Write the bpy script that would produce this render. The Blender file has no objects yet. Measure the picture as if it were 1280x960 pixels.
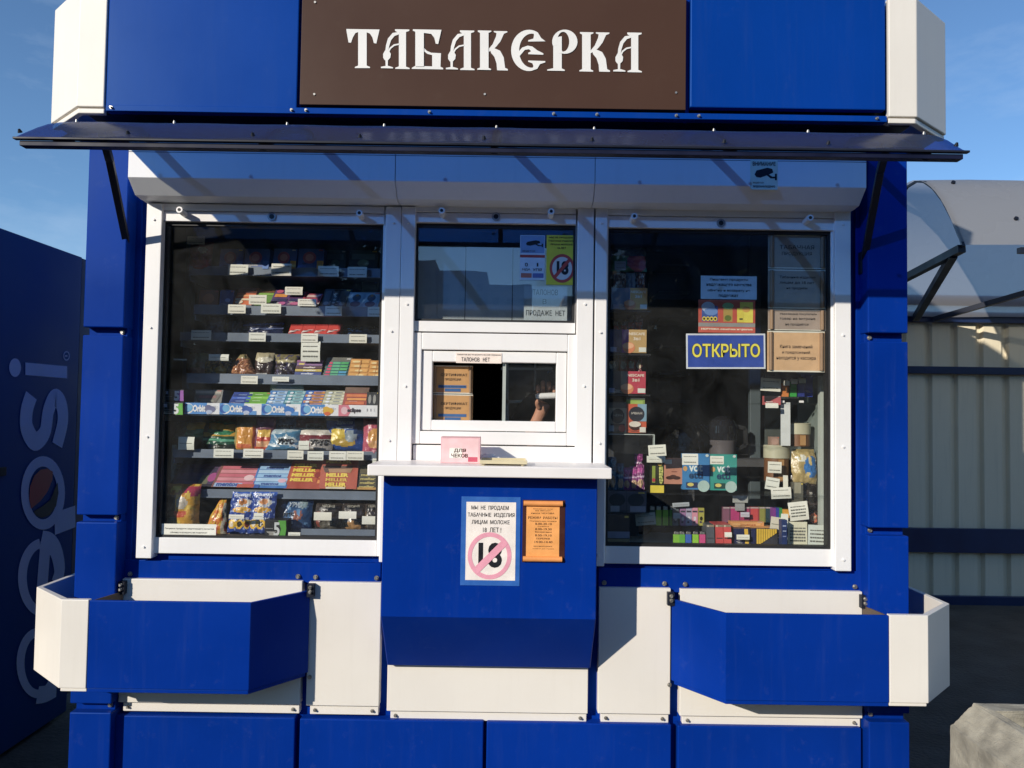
import bpy, bmesh, math, random
from mathutils import Vector, Matrix, Euler, noise
random.seed(7)
R = math.radians
sc = bpy.context.scene
col = sc.collection

# ------------------------------------------------------------------ camera
F = 960.0
CAMZ = 1.55
cam_d = bpy.data.cameras.new('camera'); cam_d.sensor_width = 36.0; cam_d.lens = 36.0*F/1280.0
cam_d.clip_start = 0.02; cam_d.clip_end = 3000
cam = bpy.data.objects.new('camera', cam_d); col.objects.link(cam); sc.camera = cam
PITCH, ROLL, YAW = 2.09, 0.83, 0.0
CM = Matrix.Rotation(R(YAW), 3, 'Z') @ Matrix.Rotation(R(90+PITCH), 3, 'X') @ Matrix.Rotation(R(ROLL), 3, 'Z')
cam.matrix_world = Matrix.Translation((0, 0, CAMZ)) @ CM.to_4x4()
def ray(px, py): return CM @ Vector(((px-640)/F, -(py-480)/F, -1.0))
def at(px, py, Y):                       # point of the facade-parallel plane y = Y
    d = ray(px, py); return Vector((0, 0, CAMZ)) + d*(Y/d.y)
def atX(px, py, X):                      # point of the side plane x = X
    d = ray(px, py); return Vector((0, 0, CAMZ)) + d*(X/d.x)
def rc(x0, y0, x1, y1, Y):               # axis aligned rectangle: X0, X1, Z0, Z1
    xm, ym = (x0+x1)/2, (y0+y1)/2
    return at(x0, ym, Y).x, at(x1, ym, Y).x, at(xm, y1, Y).z, at(xm, y0, Y).z
def gx(px, Y, py=480): return at(px, py, Y).x
def gz(py, Y, px=620): return at(px, py, Y).z

# ------------------------------------------------------------------ materials
def lin(c): return c/12.92 if c <= 0.04045 else ((c+0.055)/1.055)**2.4
def hexc(h): return tuple(lin(int(h[i:i+2], 16)/255) for i in (0, 2, 4))
MATS = {}
def new_mat(name):
    m = bpy.data.materials.new(name); m.use_nodes = True
    return m, m.node_tree.nodes, m.node_tree.links, m.node_tree.nodes['Principled BSDF']
def surf(name, rgb, rough=.5, *, stint=None, streak=0., streakc=(.2, .16, .12),  metal=0., spec=.5, coat=0., var=.10, vscale=6., bump=0., bscale=40., speck=0., speckc=(.5, .5, .48), stretch=None, rvar=.1):
    if name in MATS: return MATS[name]
    m, N, L, P = new_mat(name)
    P.inputs['Metallic'].default_value = metal
    P.inputs['Specular IOR Level'].default_value = spec
    P.inputs['Coat Weight'].default_value = coat
    if stint: P.inputs['Specular Tint'].default_value = (*stint, 1)
    P.inputs['Coat Roughness'].default_value = .12
    tc = N.new('ShaderNodeTexCoord'); mp = N.new('ShaderNodeMapping')
    L.new(tc.outputs['Object'], mp.inputs[0])
    if stretch: mp.inputs['Scale'].default_value = stretch
    nz = N.new('ShaderNodeTexNoise'); nz.inputs['Scale'].default_value = vscale; nz.inputs['Detail'].default_value = 5
    L.new(mp.outputs[0], nz.inputs['Vector'])
    mr = N.new('ShaderNodeMapRange'); mr.inputs[1].default_value = .3; mr.inputs[2].default_value = .7
    mr.inputs[3].default_value = 1-var; mr.inputs[4].default_value = 1+var
    L.new(nz.outputs[0], mr.inputs[0])
    mx = N.new('ShaderNodeVectorMath'); mx.operation = 'SCALE'
    mx.inputs[0].default_value = rgb; L.new(mr.outputs[0], mx.inputs['Scale'])
    out = mx.outputs[0]
    if speck > 0:
        n2 = N.new('ShaderNodeTexNoise'); n2.inputs['Scale'].default_value = vscale*9; n2.inputs['Detail'].default_value = 8
        n2.inputs['Roughness'].default_value = .75
        L.new(tc.outputs['Object'], n2.inputs['Vector'])
        r2 = N.new('ShaderNodeMapRange'); r2.inputs[1].default_value = .58; r2.inputs[2].default_value = .85
        r2.inputs[3].default_value = 0; r2.inputs[4].default_value = speck
        L.new(n2.outputs[0], r2.inputs[0])
        mm = N.new('ShaderNodeMix'); mm.data_type = 'RGBA'
        L.new(r2.outputs[0], mm.inputs[0]); L.new(out, mm.inputs[6]); mm.inputs[7].default_value = (*speckc, 1)
        out = mm.outputs[2]
    if streak > 0:                        # rain streaks and grime running down
        m3 = N.new('ShaderNodeMapping'); m3.inputs['Scale'].default_value = (14, 14, .9); L.new(tc.outputs['Object'], m3.inputs[0])
        n3 = N.new('ShaderNodeTexNoise'); n3.inputs['Scale'].default_value = 2.2; n3.inputs['Detail'].default_value = 7; n3.inputs['Roughness'].default_value = .65
        L.new(m3.outputs[0], n3.inputs['Vector'])
        r3 = N.new('ShaderNodeMapRange'); r3.inputs[1].default_value = .52; r3.inputs[2].default_value = .80; r3.inputs[3].default_value = 0; r3.inputs[4].default_value = streak
        L.new(n3.outputs[0], r3.inputs[0])
        k3 = N.new('ShaderNodeMix'); k3.data_type = 'RGBA'; L.new(r3.outputs[0], k3.inputs[0]); L.new(out, k3.inputs[6]); k3.inputs[7].default_value = (*streakc, 1)
        out = k3.outputs[2]
    L.new(out, P.inputs['Base Color'])
    rr = N.new('ShaderNodeMapRange'); rr.inputs[1].default_value = .3; rr.inputs[2].default_value = .7
    rr.inputs[3].default_value = max(.02, rough-rvar); rr.inputs[4].default_value = min(1, rough+rvar)
    L.new(nz.outputs[0], rr.inputs[0]); L.new(rr.outputs[0], P.inputs['Roughness'])
    if bump > 0:
        nb = N.new('ShaderNodeTexNoise'); nb.inputs['Scale'].default_value = bscale; nb.inputs['Detail'].default_value = 4
        L.new(mp.outputs[0], nb.inputs['Vector'])
        bp = N.new('ShaderNodeBump'); bp.inputs['Strength'].default_value = bump; bp.inputs['Distance'].default_value = .01
        L.new(nb.outputs[0], bp.inputs['Height']); L.new(bp.outputs[0], P.inputs['Normal'])
    MATS[name] = m; return m
def ink(h, rough=.42, foil=0):           # printed paper / card / film
    k = 'print_%s_%d_%d' % (h, int(rough*100), foil)
    return surf(k, hexc(h), rough, var=.08, vscale=25, bump=.35 if foil else .22, bscale=60 if foil else 14)
def glass(name, tint=(.93, .97, .95), refl=1.0, ior=1.5, dust=.019):
    if name in MATS: return MATS[name]
    m = bpy.data.materials.new(name); m.use_nodes = True
    N, L = m.node_tree.nodes, m.node_tree.links; N.clear()
    o = N.new('ShaderNodeOutputMaterial'); mix = N.new('ShaderNodeMixShader')
    t = N.new('ShaderNodeBsdfTransparent'); t.inputs[0].default_value = (*tint, 1)
    g = N.new('ShaderNodeBsdfGlossy'); g.inputs['Roughness'].default_value = .01
    lw = N.new('ShaderNodeLayerWeight'); lw.inputs[0].default_value = .5; f0 = ((ior-1)/(ior+1))**2
    pw = N.new('ShaderNodeMath'); pw.operation = 'POWER'; pw.inputs[1].default_value = 5; L.new(lw.outputs['Facing'], pw.inputs[0])
    fr = N.new('ShaderNodeMath'); fr.operation = 'MULTIPLY_ADD'; fr.inputs[1].default_value = 1-f0; fr.inputs[2].default_value = f0; L.new(pw.outputs[0], fr.inputs[0])
    ml = N.new('ShaderNodeMath'); ml.operation = 'MULTIPLY'; ml.inputs[1].default_value = refl; ml.use_clamp = True
    L.new(fr.outputs[0], ml.inputs[0])
    L.new(ml.outputs[0], mix.inputs[0]); L.new(t.outputs[0], mix.inputs[1]); L.new(g.outputs[0], mix.inputs[2])
    tc = N.new('ShaderNodeTexCoord'); nz = N.new('ShaderNodeTexNoise'); nz.inputs['Scale'].default_value = 3.
    bp = N.new('ShaderNodeBump'); bp.inputs['Strength'].default_value = .05; bp.inputs['Distance'].default_value = .01
    L.new(tc.outputs['Object'], nz.inputs[0]); L.new(nz.outputs[0], bp.inputs['Height']); L.new(bp.outputs[0], g.inputs['Normal'])
    df = N.new('ShaderNodeBsdfDiffuse'); df.inputs[0].default_value = (.75, .77, .78, 1)      # thin film of dust and wiping marks
    nd = N.new('ShaderNodeTexNoise'); nd.inputs['Scale'].default_value = 5; nd.inputs['Detail'].default_value = 8; nd.inputs['Roughness'].default_value = .7; nd.inputs['Distortion'].default_value = 1.2
    L.new(tc.outputs['Object'], nd.inputs[0])
    rd = N.new('ShaderNodeMapRange'); rd.inputs[1].default_value = .35; rd.inputs[2].default_value = .8; rd.inputs[3].default_value = .003; rd.inputs[4].default_value = dust
    L.new(nd.outputs[0], rd.inputs[0])
    mf = N.new('ShaderNodeMixShader'); L.new(rd.outputs[0], mf.inputs[0]); L.new(mix.outputs[0], mf.inputs[1]); L.new(df.outputs[0], mf.inputs[2])
    L.new(mf.outputs[0], o.inputs[0]); MATS[name] = m; return m
def translucent(name, rgb, trans, tw=.35, clear=.0, rough=.12, speck=.0):
    m, N, L, P = new_mat(name)
    P.inputs['Base Color'].default_value = (*rgb, 1); P.inputs['Roughness'].default_value = rough
    P.inputs['Specular IOR Level'].default_value = .6
    o = [n for n in N if n.type == 'OUTPUT_MATERIAL'][0]
    t = N.new('ShaderNodeBsdfTranslucent'); t.inputs[0].default_value = (*trans, 1)
    tr = N.new('ShaderNodeBsdfTransparent'); tr.inputs[0].default_value = (*trans, 1)
    tc = N.new('ShaderNodeTexCoord'); nz = N.new('ShaderNodeTexNoise'); nz.inputs['Scale'].default_value = 3; nz.inputs['Detail'].default_value = 6
    L.new(tc.outputs['Object'], nz.inputs[0])
    mr = N.new('ShaderNodeMapRange'); mr.inputs[1].default_value = .3; mr.inputs[2].default_value = .75
    mr.inputs[3].default_value = rough*.6; mr.inputs[4].default_value = min(1, rough*1.9); L.new(nz.outputs[0], mr.inputs[0]); L.new(mr.outputs[0], P.inputs['Roughness'])
    m1 = N.new('ShaderNodeMixShader'); m1.inputs[0].default_value = tw
    m2 = N.new('ShaderNodeMixShader'); m2.inputs[0].default_value = clear
    L.new(P.outputs[0], m1.inputs[1]); L.new(t.outputs[0], m1.inputs[2])
    L.new(m1.outputs[0], m2.inputs[1]); L.new(tr.outputs[0], m2.inputs[2]); L.new(m2.outputs[0], o.inputs[0])
    MATS[name] = m; return m

BLUE = surf('blue_painted_metal', (.0017, .030, .262), .42, coat=.0, spec=.14, stint=(.25, .55, 1), streak=.10, streakc=(.06, .10, .25), var=.13, vscale=2.2, bump=.05, bscale=3, speck=.09, speckc=(.25, .3, .4))
BLUE2 = surf('bright_blue_painted_metal', (.0022, .043, .28), .36, coat=.0, spec=.14, stint=(.25, .6, 1), streak=.08, streakc=(.06, .10, .25), var=.07, vscale=1.8, bump=.03, bscale=2.5, speck=.04, speckc=(.25, .3, .4))
CREAM = surf('cream_painted_metal', (.80, .755, .68), .45, streak=.07, streakc=(.42, .36, .28), var=.04, vscale=2., bump=.02, bscale=4, speck=.10, speckc=(.45, .40, .33))
WHITE = surf('white_window_profile', (.86, .845, .825), .38, streak=.06, streakc=(.46, .42, .38), var=.03, vscale=3, speck=.06, speckc=(.5, .46, .42))
SHUT = surf('white_shutter_box', (.80, .82, .84), .42, streak=.10, streakc=(.4, .38, .36), coat=.0, spec=.4, var=.03, vscale=2, speck=.05, speckc=(.45, .45, .42))
DARKM = surf('dark_painted_steel', (.012, .015, .026), .45, spec=.25, var=.15, vscale=12, speck=.05, speckc=(.2, .17, .13))
ZINC = surf('zinc_bolt', (.42, .40, .36), .4, metal=.8, var=.25, vscale=60)
RUBBER = surf('black_rubber_seal', (.012, .012, .013), .55)
LINING = surf('dark_interior_lining', (.06, .06, .062), .7, var=.2)
BROWN = surf('brown_sign_board', (.072, .036, .023), .42, coat=.0, spec=.2, var=.07, vscale=1.6, bump=.02, bscale=3, speck=.05, speckc=(.3, .25, .2))
VINYL = surf('white_vinyl_lettering', (.84, .82, .78), .45, var=.03)
SHELFM = surf('slate_grey_shelf_metal', (.15, .185, .235), .42, var=.12, vscale=10, speck=.1)
PALE = surf('pale_green_white_plastic', (.42, .46, .42), .45, var=.08)
CLEARP = glass('clear_plastic', (.965, .975, .975), .8, 1.45)
GLASS = glass('window_glass', (.997, .999, .998), 1.2, 1.5)
GLASSR = glass('tinted_window_glass', (.994, .998, .992), .65, 1.45)
GLASSC = glass('reflective_window_glass', (.97, .98, .985), 2.2, 1.55)

# ------------------------------------------------------------------ mesh builder
_TXT = {}
def text_geo(s, bold=0.):
    k = (s, bold)
    if k not in _TXT:
        cu = bpy.data.curves.new('txt', 'FONT'); cu.body = s; cu.size = 1; cu.resolution_u = 3; cu.offset = bold
        ob = bpy.data.objects.new('txt', cu)
        me = bpy.data.meshes.new_from_object(ob)
        vs = [(v.co.x, v.co.y) for v in me.vertices]; fs = [tuple(p.vertices) for p in me.polygons]
        bpy.data.meshes.remove(me); bpy.data.objects.remove(ob); bpy.data.curves.remove(cu)
        x0 = min(v[0] for v in vs); x1 = max(v[0] for v in vs); y0 = min(v[1] for v in vs); y1 = max(v[1] for v in vs)
        w = max(x1-x0, 1e-6); h = max(y1-y0, 1e-6)
        _TXT[k] = ([((x-x0)/w, (y-y0)/h) for x, y in vs], fs, w/h)
    return _TXT[k]
class MB:
    def __init__(s): s.v = []; s.f = []; s.m = []; s.mats = []; s.smooth = []
    def mi(s, m):
        if m not in s.mats: s.mats.append(m)
        return s.mats.index(m)
    def add(s, vs, fs, m, smooth=False, M=None):
        o = len(s.v); i = s.mi(m)
        s.v += [tuple(M @ Vector(v)) if M else tuple(v) for v in vs]
        for f in fs: s.f.append(tuple(o+k for k in f)); s.m.append(i); s.smooth.append(smooth)
        return s
    def box(s, x0, x1, y0, y1, z0, z1, m, M=None):
        vs = [(x, y, z) for x in (x0, x1) for y in (y0, y1) for z in (z0, z1)]
        fs = [(0, 1, 3, 2), (4, 6, 7, 5), (0, 4, 5, 1), (2, 3, 7, 6), (0, 2, 6, 4), (1, 5, 7, 3)]
        return s.add(vs, fs, m, M=M)
    def quad(s, a, b, c, d, m): return s.add([a, b, c, d], [(0, 1, 2, 3)], m)
    def prism(s, pts, d, m, smooth=False):      # pts: 3D polygon, extruded by d
        n = len(pts); d = Vector(d)
        vs = [Vector(p) for p in pts] + [Vector(p)+d for p in pts]
        fs = [tuple(range(n-1, -1, -1)), tuple(range(n, 2*n))] + [(i, (i+1) % n, n+(i+1) % n, n+i) for i in range(n)]
        return s.add(vs, fs, m, smooth)
    def cyl(s, a, b, r, m, n=12, r2=None, caps=True, smooth=True):
        a = Vector(a); b = Vector(b); q = (b-a).to_track_quat('Z', 'Y'); r2 = r if r2 is None else r2
        vs = [a + q @ Vector((r*math.cos(2*math.pi*i/n), r*math.sin(2*math.pi*i/n), 0)) for i in range(n)]
        vs += [b + q @ Vector((r2*math.cos(2*math.pi*i/n), r2*math.sin(2*math.pi*i/n), 0)) for i in range(n)]
        s.add(vs, [(i, (i+1) % n, n+(i+1) % n, n+i) for i in range(n)], m, smooth)
        if caps: s.add(vs, [tuple(range(n-1, -1, -1)), tuple(range(n, 2*n))], m)
        return s
    def bar(s, a, b, w, h, m, up=(0, 0, 1)):     # rectangular bar a->b
        a = Vector(a); b = Vector(b); d = (b-a).normalized(); u = Vector(up)
        sd = d.cross(u).normalized()*w/2; u = sd.cross(d).normalized()*h/2
        vs = [p+i*sd+j*u for p in (a, b) for i, j in ((-1, -1), (1, -1), (1, 1), (-1, 1))]
        return s.add(vs, [(3, 2, 1, 0), (4, 5, 6, 7), (0, 1, 5, 4), (1, 2, 6, 5), (2, 3, 7, 6), (3, 0, 4, 7)], m)
    def bolt(s, x, y, z, r=.0075, m=None):       # hex head facing -Y
        r *= .72
        m = m or ZINC
        s.cyl((x, y, z), (x, y-.003, z), r*1.5, m, 12, smooth=False); s.cyl((x, y-.003, z), (x, y-.010, z), r, m, 6, smooth=False)
    def disc(s, c, rx, rz, y, m, n=20, ring=0.):
        if ring:
            vs = [(c[0]+k*rx*math.cos(t), y, c[1]+k*rz*math.sin(t)) for k in (1, 1-ring) for t in [2*math.pi*i/n for i in range(n)]]
            return s.add(vs, [(i, (i+1) % n, n+(i+1) % n, n+i) for i in range(n)], m)
        return s.add([(c[0]+rx*math.cos(2*math.pi*i/n), y, c[1]+rz*math.sin(2*math.pi*i/n)) for i in range(n)], [tuple(range(n))], m)
    def text(s, st, x0, x1, z0, z1, y, m, bold=0., fit='both'):   # facing -Y
        vs, fs, asp = text_geo(st, bold)
        w, h = x1-x0, z1-z0
        if fit == 'in':
            k = min(w/asp, h); ww, hh = k*asp, k
            x0 += (w-ww)/2; z0 += (h-hh)/2; w, h = ww, hh
        return s.add([(x0+u*w, y, z0+v*h) for u, v in vs], fs, m)
    def build(s, name, parent=None, bevel=0., origin=None, seg=2):
        me = bpy.data.meshes.new(name)
        o3 = Vector(origin) if origin is not None else Vector((0, 0, 0))
        if parent is None and origin is None and s.v:
            xs, ys, zs = zip(*s.v); o3 = Vector(((min(xs)+max(xs))/2, (min(ys)+max(ys))/2, min(zs)))
        if parent is not None: o3 = gloc(parent)
        me.from_pydata([tuple(Vector(v)-o3) for v in s.v], [], s.f)
        for m in s.mats: me.materials.append(m)
        me.polygons.foreach_set('material_index', s.m)
        me.polygons.foreach_set('use_smooth', s.smooth)
        me.update()
        ob = bpy.data.objects.new(name, me); col.objects.link(ob)
        if parent is not None: ob.parent = parent
        else: ob.location = o3
        if bevel:
            b = ob.modifiers.new('bevel', 'BEVEL'); b.width = bevel; b.segments = seg; b.limit_method = 'ANGLE'; b.angle_limit = R(40)
        return ob
def gloc(o):
    p = Vector(o.location)
    while o.parent is not None: o = o.parent; p += Vector(o.location)
    return p
LABELS = {}
def tag(o, label, cat, group=None, kind=None):
    o['label'] = label; o['category'] = cat
    if group: o['group'] = group
    if kind: o['kind'] = kind
    LABELS.setdefault(label, []).append(o.name)
    return o
def thing(name, label, cat, loc=(0, 0, 0), group=None):
    o = bpy.data.objects.new(name, None); col.objects.link(o); o.location = loc; o.empty_display_size = .1
    return tag(o, label, cat, group)
def structure(o): o['kind'] = 'structure'; return o

# ------------------------------------------------------------------ light and sky
SUN = Vector((.9, 1.0, -.55)).normalized()
ELEV = math.asin(-SUN.z); AZ = math.atan2(-SUN.x, -SUN.y)
sd = bpy.data.lights.new('sun', 'SUN'); sd.energy = 3.8; sd.angle = R(.55); sd.color = (1., .925, .81)
so = bpy.data.objects.new('sun', sd); col.objects.link(so); so.rotation_euler = SUN.to_track_quat('-Z', 'Y').to_euler(); so.location = (-6, -6, 6)
w = bpy.data.worlds.new('World'); sc.world = w; w.use_nodes = True
N, L = w.node_tree.nodes, w.node_tree.links
bg = N['Background']; bg.inputs[1].default_value = .125
sky = N.new('ShaderNodeTexSky'); sky.sky_type = 'NISHITA'; sky.sun_disc = False
sky.sun_elevation = ELEV; sky.sun_rotation = AZ; sky.air_density = 1.0; sky.dust_density = .0; sky.ozone_density = 4.0
tc = N.new('ShaderNodeTexCoord'); mp = N.new('ShaderNodeMapping'); mp.inputs['Scale'].default_value = (2.2, 2.2, 6); mp.inputs['Rotation'].default_value = (.25, .3, .5)
nz = N.new('ShaderNodeTexNoise'); nz.inputs['Scale'].default_value = 1.6; nz.inputs['Detail'].default_value = 9; nz.inputs['Roughness'].default_value = .62
L.new(tc.outputs['Generated'], mp.inputs[0]); L.new(mp.outputs[0], nz.inputs[0])
mr = N.new('ShaderNodeMapRange'); mr.inputs[1].default_value = .52; mr.inputs[2].default_value = .78; mr.inputs[3].default_value = 0; mr.inputs[4].default_value = .32
L.new(nz.outputs[0], mr.inputs[0])
mx = N.new('ShaderNodeMix'); mx.data_type = 'RGBA'; L.new(mr.outputs[0], mx.inputs[0]); L.new(sky.outputs[0], mx.inputs[6]); mx.inputs[7].default_value = (5, 5.6, 6.6, 1)
tint = N.new('ShaderNodeMix'); tint.data_type = 'RGBA'; tint.blend_type = 'MULTIPLY'; tint.inputs[0].default_value = 1; tint.inputs[7].default_value = (.80, .90, .97, 1)
L.new(mx.outputs[2], tint.inputs[6]); L.new(tint.outputs[2], bg.inputs[0])
sc.view_settings.view_transform = 'Standard'; sc.view_settings.look = 'None'; sc.view_settings.gamma = 1; sc.view_settings.exposure = .24
sc.view_settings.use_curve_mapping = False
sc.cycles.max_bounces = 8; sc.cycles.transparent_max_bounces = 24; sc.cycles.use_denoising = True
sc.cycles.caustics_reflective = False; sc.cycles.caustics_refractive = False

# ------------------------------------------------------------------ ground
g = MB(); g.add([(-400, -400, 0), (400, -400, 0), (400, 400, 0), (-400, 400, 0)], [(0, 1, 2, 3)],
    surf('worn_asphalt', (.075, .066, .054), .9, var=.45, vscale=3.5, bump=1., bscale=45, speck=.9, speckc=(.15, .13, .105)))
structure(g.build('ground', origin=(0, 0, 0)))
# ================================================================== the kiosk
YW, YF, YG = 2.80, 2.765, 2.788
kiosk = thing('kiosk', 'blue and cream street kiosk with three wide white-framed windows', 'kiosk', (-.08, 3.9, 0))
XL, XR = gx(103, 2.72, 400), gx(1136, 2.72, 400)
ZT = gz(-10, 2.62)
# ---- body wall with one long window opening
b = MB()
ox0, ox1 = gx(186, YW, 480), gx(1056, YW, 480); oz0, oz1 = gz(692, YW), gz(252, YW)
cx0, cx1 = gx(486, YW, 640), gx(738, YW, 640); cz = gz(590, YW)
b.box(XL+.01, ox0, YW, YW+.05, .06, ZT-.02, BLUE); b.box(ox1, XR-.01, YW, YW+.05, .06, ZT-.02, BLUE)
b.box(ox0, ox1, YW, YW+.05, oz1, ZT-.02, BLUE); b.box(ox0, ox1, YW, YW+.05, .06, oz0, BLUE)
b.box(cx0, cx1, YW+.002, YW+.048, oz0, cz, BLUE)
b.box(XL+.01, XL+.05, YW+.05, 5.0, .06, ZT-.02, BLUE); b.box(XR-.05, XR-.01, YW+.05, 5.0, .06, ZT-.02, BLUE)
b.box(XL+.05, XR-.05, 4.96, 5.0, .06, ZT-.02, BLUE)
b.build('wall', kiosk, .002)
b = MB(); b.box(XL-.03, XR+.03, YW-.02, 5.03, ZT, ZT+.04, DARKM); b.prism([(XL+.2, 3.1, ZT+.04), (XR-.12, 3.1, ZT+.04), (XR-.12, 3.1, ZT+.85), (XL+.2, 3.1, ZT+.85)], (0, 1.85, 0), DARKM); b.build('roof', kiosk, .003)  # roof slab, plus an unseen raised box added to shade the fence
b = MB()
b.box(XL+.06, XL+.07, 2.87, 4.94, .15, 2.6, LINING); b.box(XR-.07, XR-.06, 2.87, 4.94, .15, 2.6, LINING)
b.box(XL+.06, XR-.06, 4.93, 4.945, .15, 2.6, LINING); b.box(XL+.06, XR-.06, 2.87, 4.94, 2.6, 2.62, LINING)
b.box(XL+.06, XR-.06, 2.87, 4.94, .12, .15, LINING)
b.build('interior_lining', kiosk)
b = MB(); b.box(XL+.03, XR-.03, YW+.03, 4.95, .0, .06, DARKM); b.build('plinth', kiosk)
# ---- corner posts (pressed blue panels stacked with a bolted gap between)
def post(xa, xb, gaps, flip):
    Y = 2.72
    p = MB(); x0, x1 = gx(xa, Y, 400), gx(xb, Y, 400)
    edges = [gz(186, Y, (xa+xb)/2)]
    for ga, gb in gaps: edges += [gz(ga, Y, (xa+xb)/2), gz(gb, Y, (xa+xb)/2)]
    edges.append(.08)
    for i in range(0, len(edges), 2): p.box(x0, x1, Y, YW+.004, edges[i+1], edges[i], BLUE)
    p.build('corner_post', kiosk, .004)
    for ga, gb in gaps:
        q = MB()
        za, zb = gz(ga, Y, (xa+xb)/2), gz(gb, Y, (xa+xb)/2)
        q.box(x0+.004, x1-.004, Y+.035, YW-.002, zb-.01, za+.01, BLUE)
        q.bolt(x1-.02 if not flip else x0+.02, Y+.035, (za+zb)/2)
        q.build('joint_plate', kiosk, .0015)
post(104, 155, [(409, 419), (644, 653), (880, 891)], False)
post(1085, 1135, [(416, 427), (660, 670), (892, 903)], True)
# inner uprights between post and window
for xa, xb in ((160, 172), (1070, 1080)):
    p = MB(); p.box(gx(xa, 2.785, 450), gx(xb, 2.785, 450), 2.785, YW+.002, gz(720, 2.785), gz(200, 2.785), BLUE); p.build('recess_upright', kiosk, .002)
# ---- sill band under the windows with its bolts
p = MB(); x0, x1, z0, z1 = rc(150, 702, 476, 724, 2.78); p.box(x0, x1, 2.78, YW+.002, z0-.01, z1, BLUE)
p.build('sill_band', kiosk, .002); p = MB()
x0, x1, z0, z1 = rc(748, 712, 1078, 738, 2.78); p.box(x0, x1, 2.78, YW+.002, z0-.01, z1, BLUE)
p.build('sill_band', kiosk, .002)
# ---- cream trim panels
def cream(xa, ya, xb, yb, Y=2.762):
    p = MB(); x0, x1, z0, z1 = rc(xa, ya, xb, yb, Y)
    lip = gz(yb-11, Y, (xa+xb)/2)
    p.box(x0, x1, Y, YW+.003, lip+.004, z1, CREAM); p.box(x0+.012, x1-.003, Y+.012, YW+.003, z0, lip, CREAM)
    for x in (x0+.03, x1-.025): p.bolt(x, Y+.012, (z0+lip)/2, .006)
    p.build('cream_panel', kiosk, .003)
    for x in (x0+.02, x1-.02): q = MB(); q.bolt(x, 2.778, z1+.014, .008); q.build('panel_bolt', kiosk)
cream(150, 725, 376, 892); cream(384, 728, 475, 895); cream(484, 800, 735, 903); cream(748, 735, 838, 905); cream(850, 738, 1078, 909)
# ---- lower blue panels
for xa, xb in ((143, 368), (374, 604), (608, 839), (847, 1077)):
    p = MB(); x0, x1, z0, z1 = rc(xa, 896+.018*((xa+xb)/2-260), xb, 960, 2.755); p.box(x0, x1, 2.755, YW+.003, .09, z1, BLUE); p.build('lower_panel', kiosk, .004)
# ---- cornice above the awning
YC = 2.62
def cpanel(xa, xb, m, nm, y=YC, t=.03):
    p = MB(); x0, x1 = gx(xa, y, 70), gx(xb, y, 70); zb = (gz(134, y, xa)+gz(134+.0145*(xb-xa), y, xb))/2
    p.box(x0, x1, y, y+t, zb, ZT, m); p.build(nm, kiosk, .004)
cpanel(134, 372.5, BLUE2, 'blue_cornice_panel'); cpanel(863, 1107, BLUE2, 'blue_cornice_panel')
p = MB()
zb = gz(137, YC); x0, x1 = gx(134, YC, 100), gx(1108, YC, 100)
p.box(x0, x1, YC-.004, YC+.03, zb-.025, zb-.004, BLUE2)
for px in (140, 365, 383, 537, 692, 746, 845, 873, 1095): p.bolt(gx(px, YC, 138), YC-.004, zb-.014, .005)
p.box(gx(370, YC, 100), gx(376, YC, 100), YC+.02, YC+.05, zb-.02, ZT-.003, BLUE); p.box(gx(858, YC, 100), gx(863, YC, 100), YC+.02, YC+.05, zb-.02, ZT-.003, BLUE)
p.box(XL+.02, XR-.02, YC+.05, YW+.001, zb-.02, ZT-.001, DARKM)
p.build('cornice_rail', kiosk, .0015)
def corner(xf, xo, inner):
    p = MB(); zb = gz(133 if xf < 640 else 146, YC, xf)
    xi, x1, x2 = gx(inner, YC, 90), gx(xf, YC, 90), gx(xo, 2.785, 90); t = .025
    sgn = 1 if x2 > x1 else -1
    pts = [(xi, YC, zb), (x1, YC, zb), (x2, 2.785, zb), (x2, 3.2, zb), (x2-sgn*t, 3.2, zb), (x2-sgn*t, 2.80, zb), (x1-sgn*.01, YC+t, zb), (xi, YC+t, zb)]
    p.prism(pts, (0, 0, ZT-zb), CREAM); 
    pts2 = [(xi, YC+.004, zb-.022), (x1-sgn*.004, YC+.004, zb-.022), (x2-sgn*.004, 2.789, zb-.022), (x2-sgn*t, 2.80, zb-.022), (x1-sgn*.01, YC+t, zb-.022), (xi, YC+t, zb-.022)]
    p.prism(pts2, (0, 0, .018), CREAM)
    p.build('cream_cornice_corner', kiosk, .003)
corner(97, 66, 131); corner(1146, 1182, 1111)
# ---- roller shutter box
p = MB()
Yb = 2.63; x0, x1 = gx(160, Yb, 215), gx(1083, Yb, 225)
zt, zm, zbo = gz(190, Yb), gz(228, Yb), gz(252, 2.70)
prof = [(YW, zt+.03), (Yb+.004, zt+.03), (Yb, zt), (Yb, zm), (Yb+.055, zbo), (Yb+.09, zbo-.004), (YW, zbo-.004)]
segs = [x0, gx(494, Yb, 220), gx(744, Yb, 222), x1]
for i in range(3):
    a, c = segs[i]+(.0012 if i else 0), segs[i+1]-(.0012 if i < 2 else 0)
    p.prism([(a, y, z) for y, z in prof], (c-a, 0, 0), SHUT)
p.box(x0-.001, x1+.001, Yb-.0015, Yb+.002, gz(196.5, Yb), gz(196.5, Yb)+.0022, surf('grey_seam', (.12, .15, .2), .6))
p.build('shutter_box', kiosk, .0025)
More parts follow.
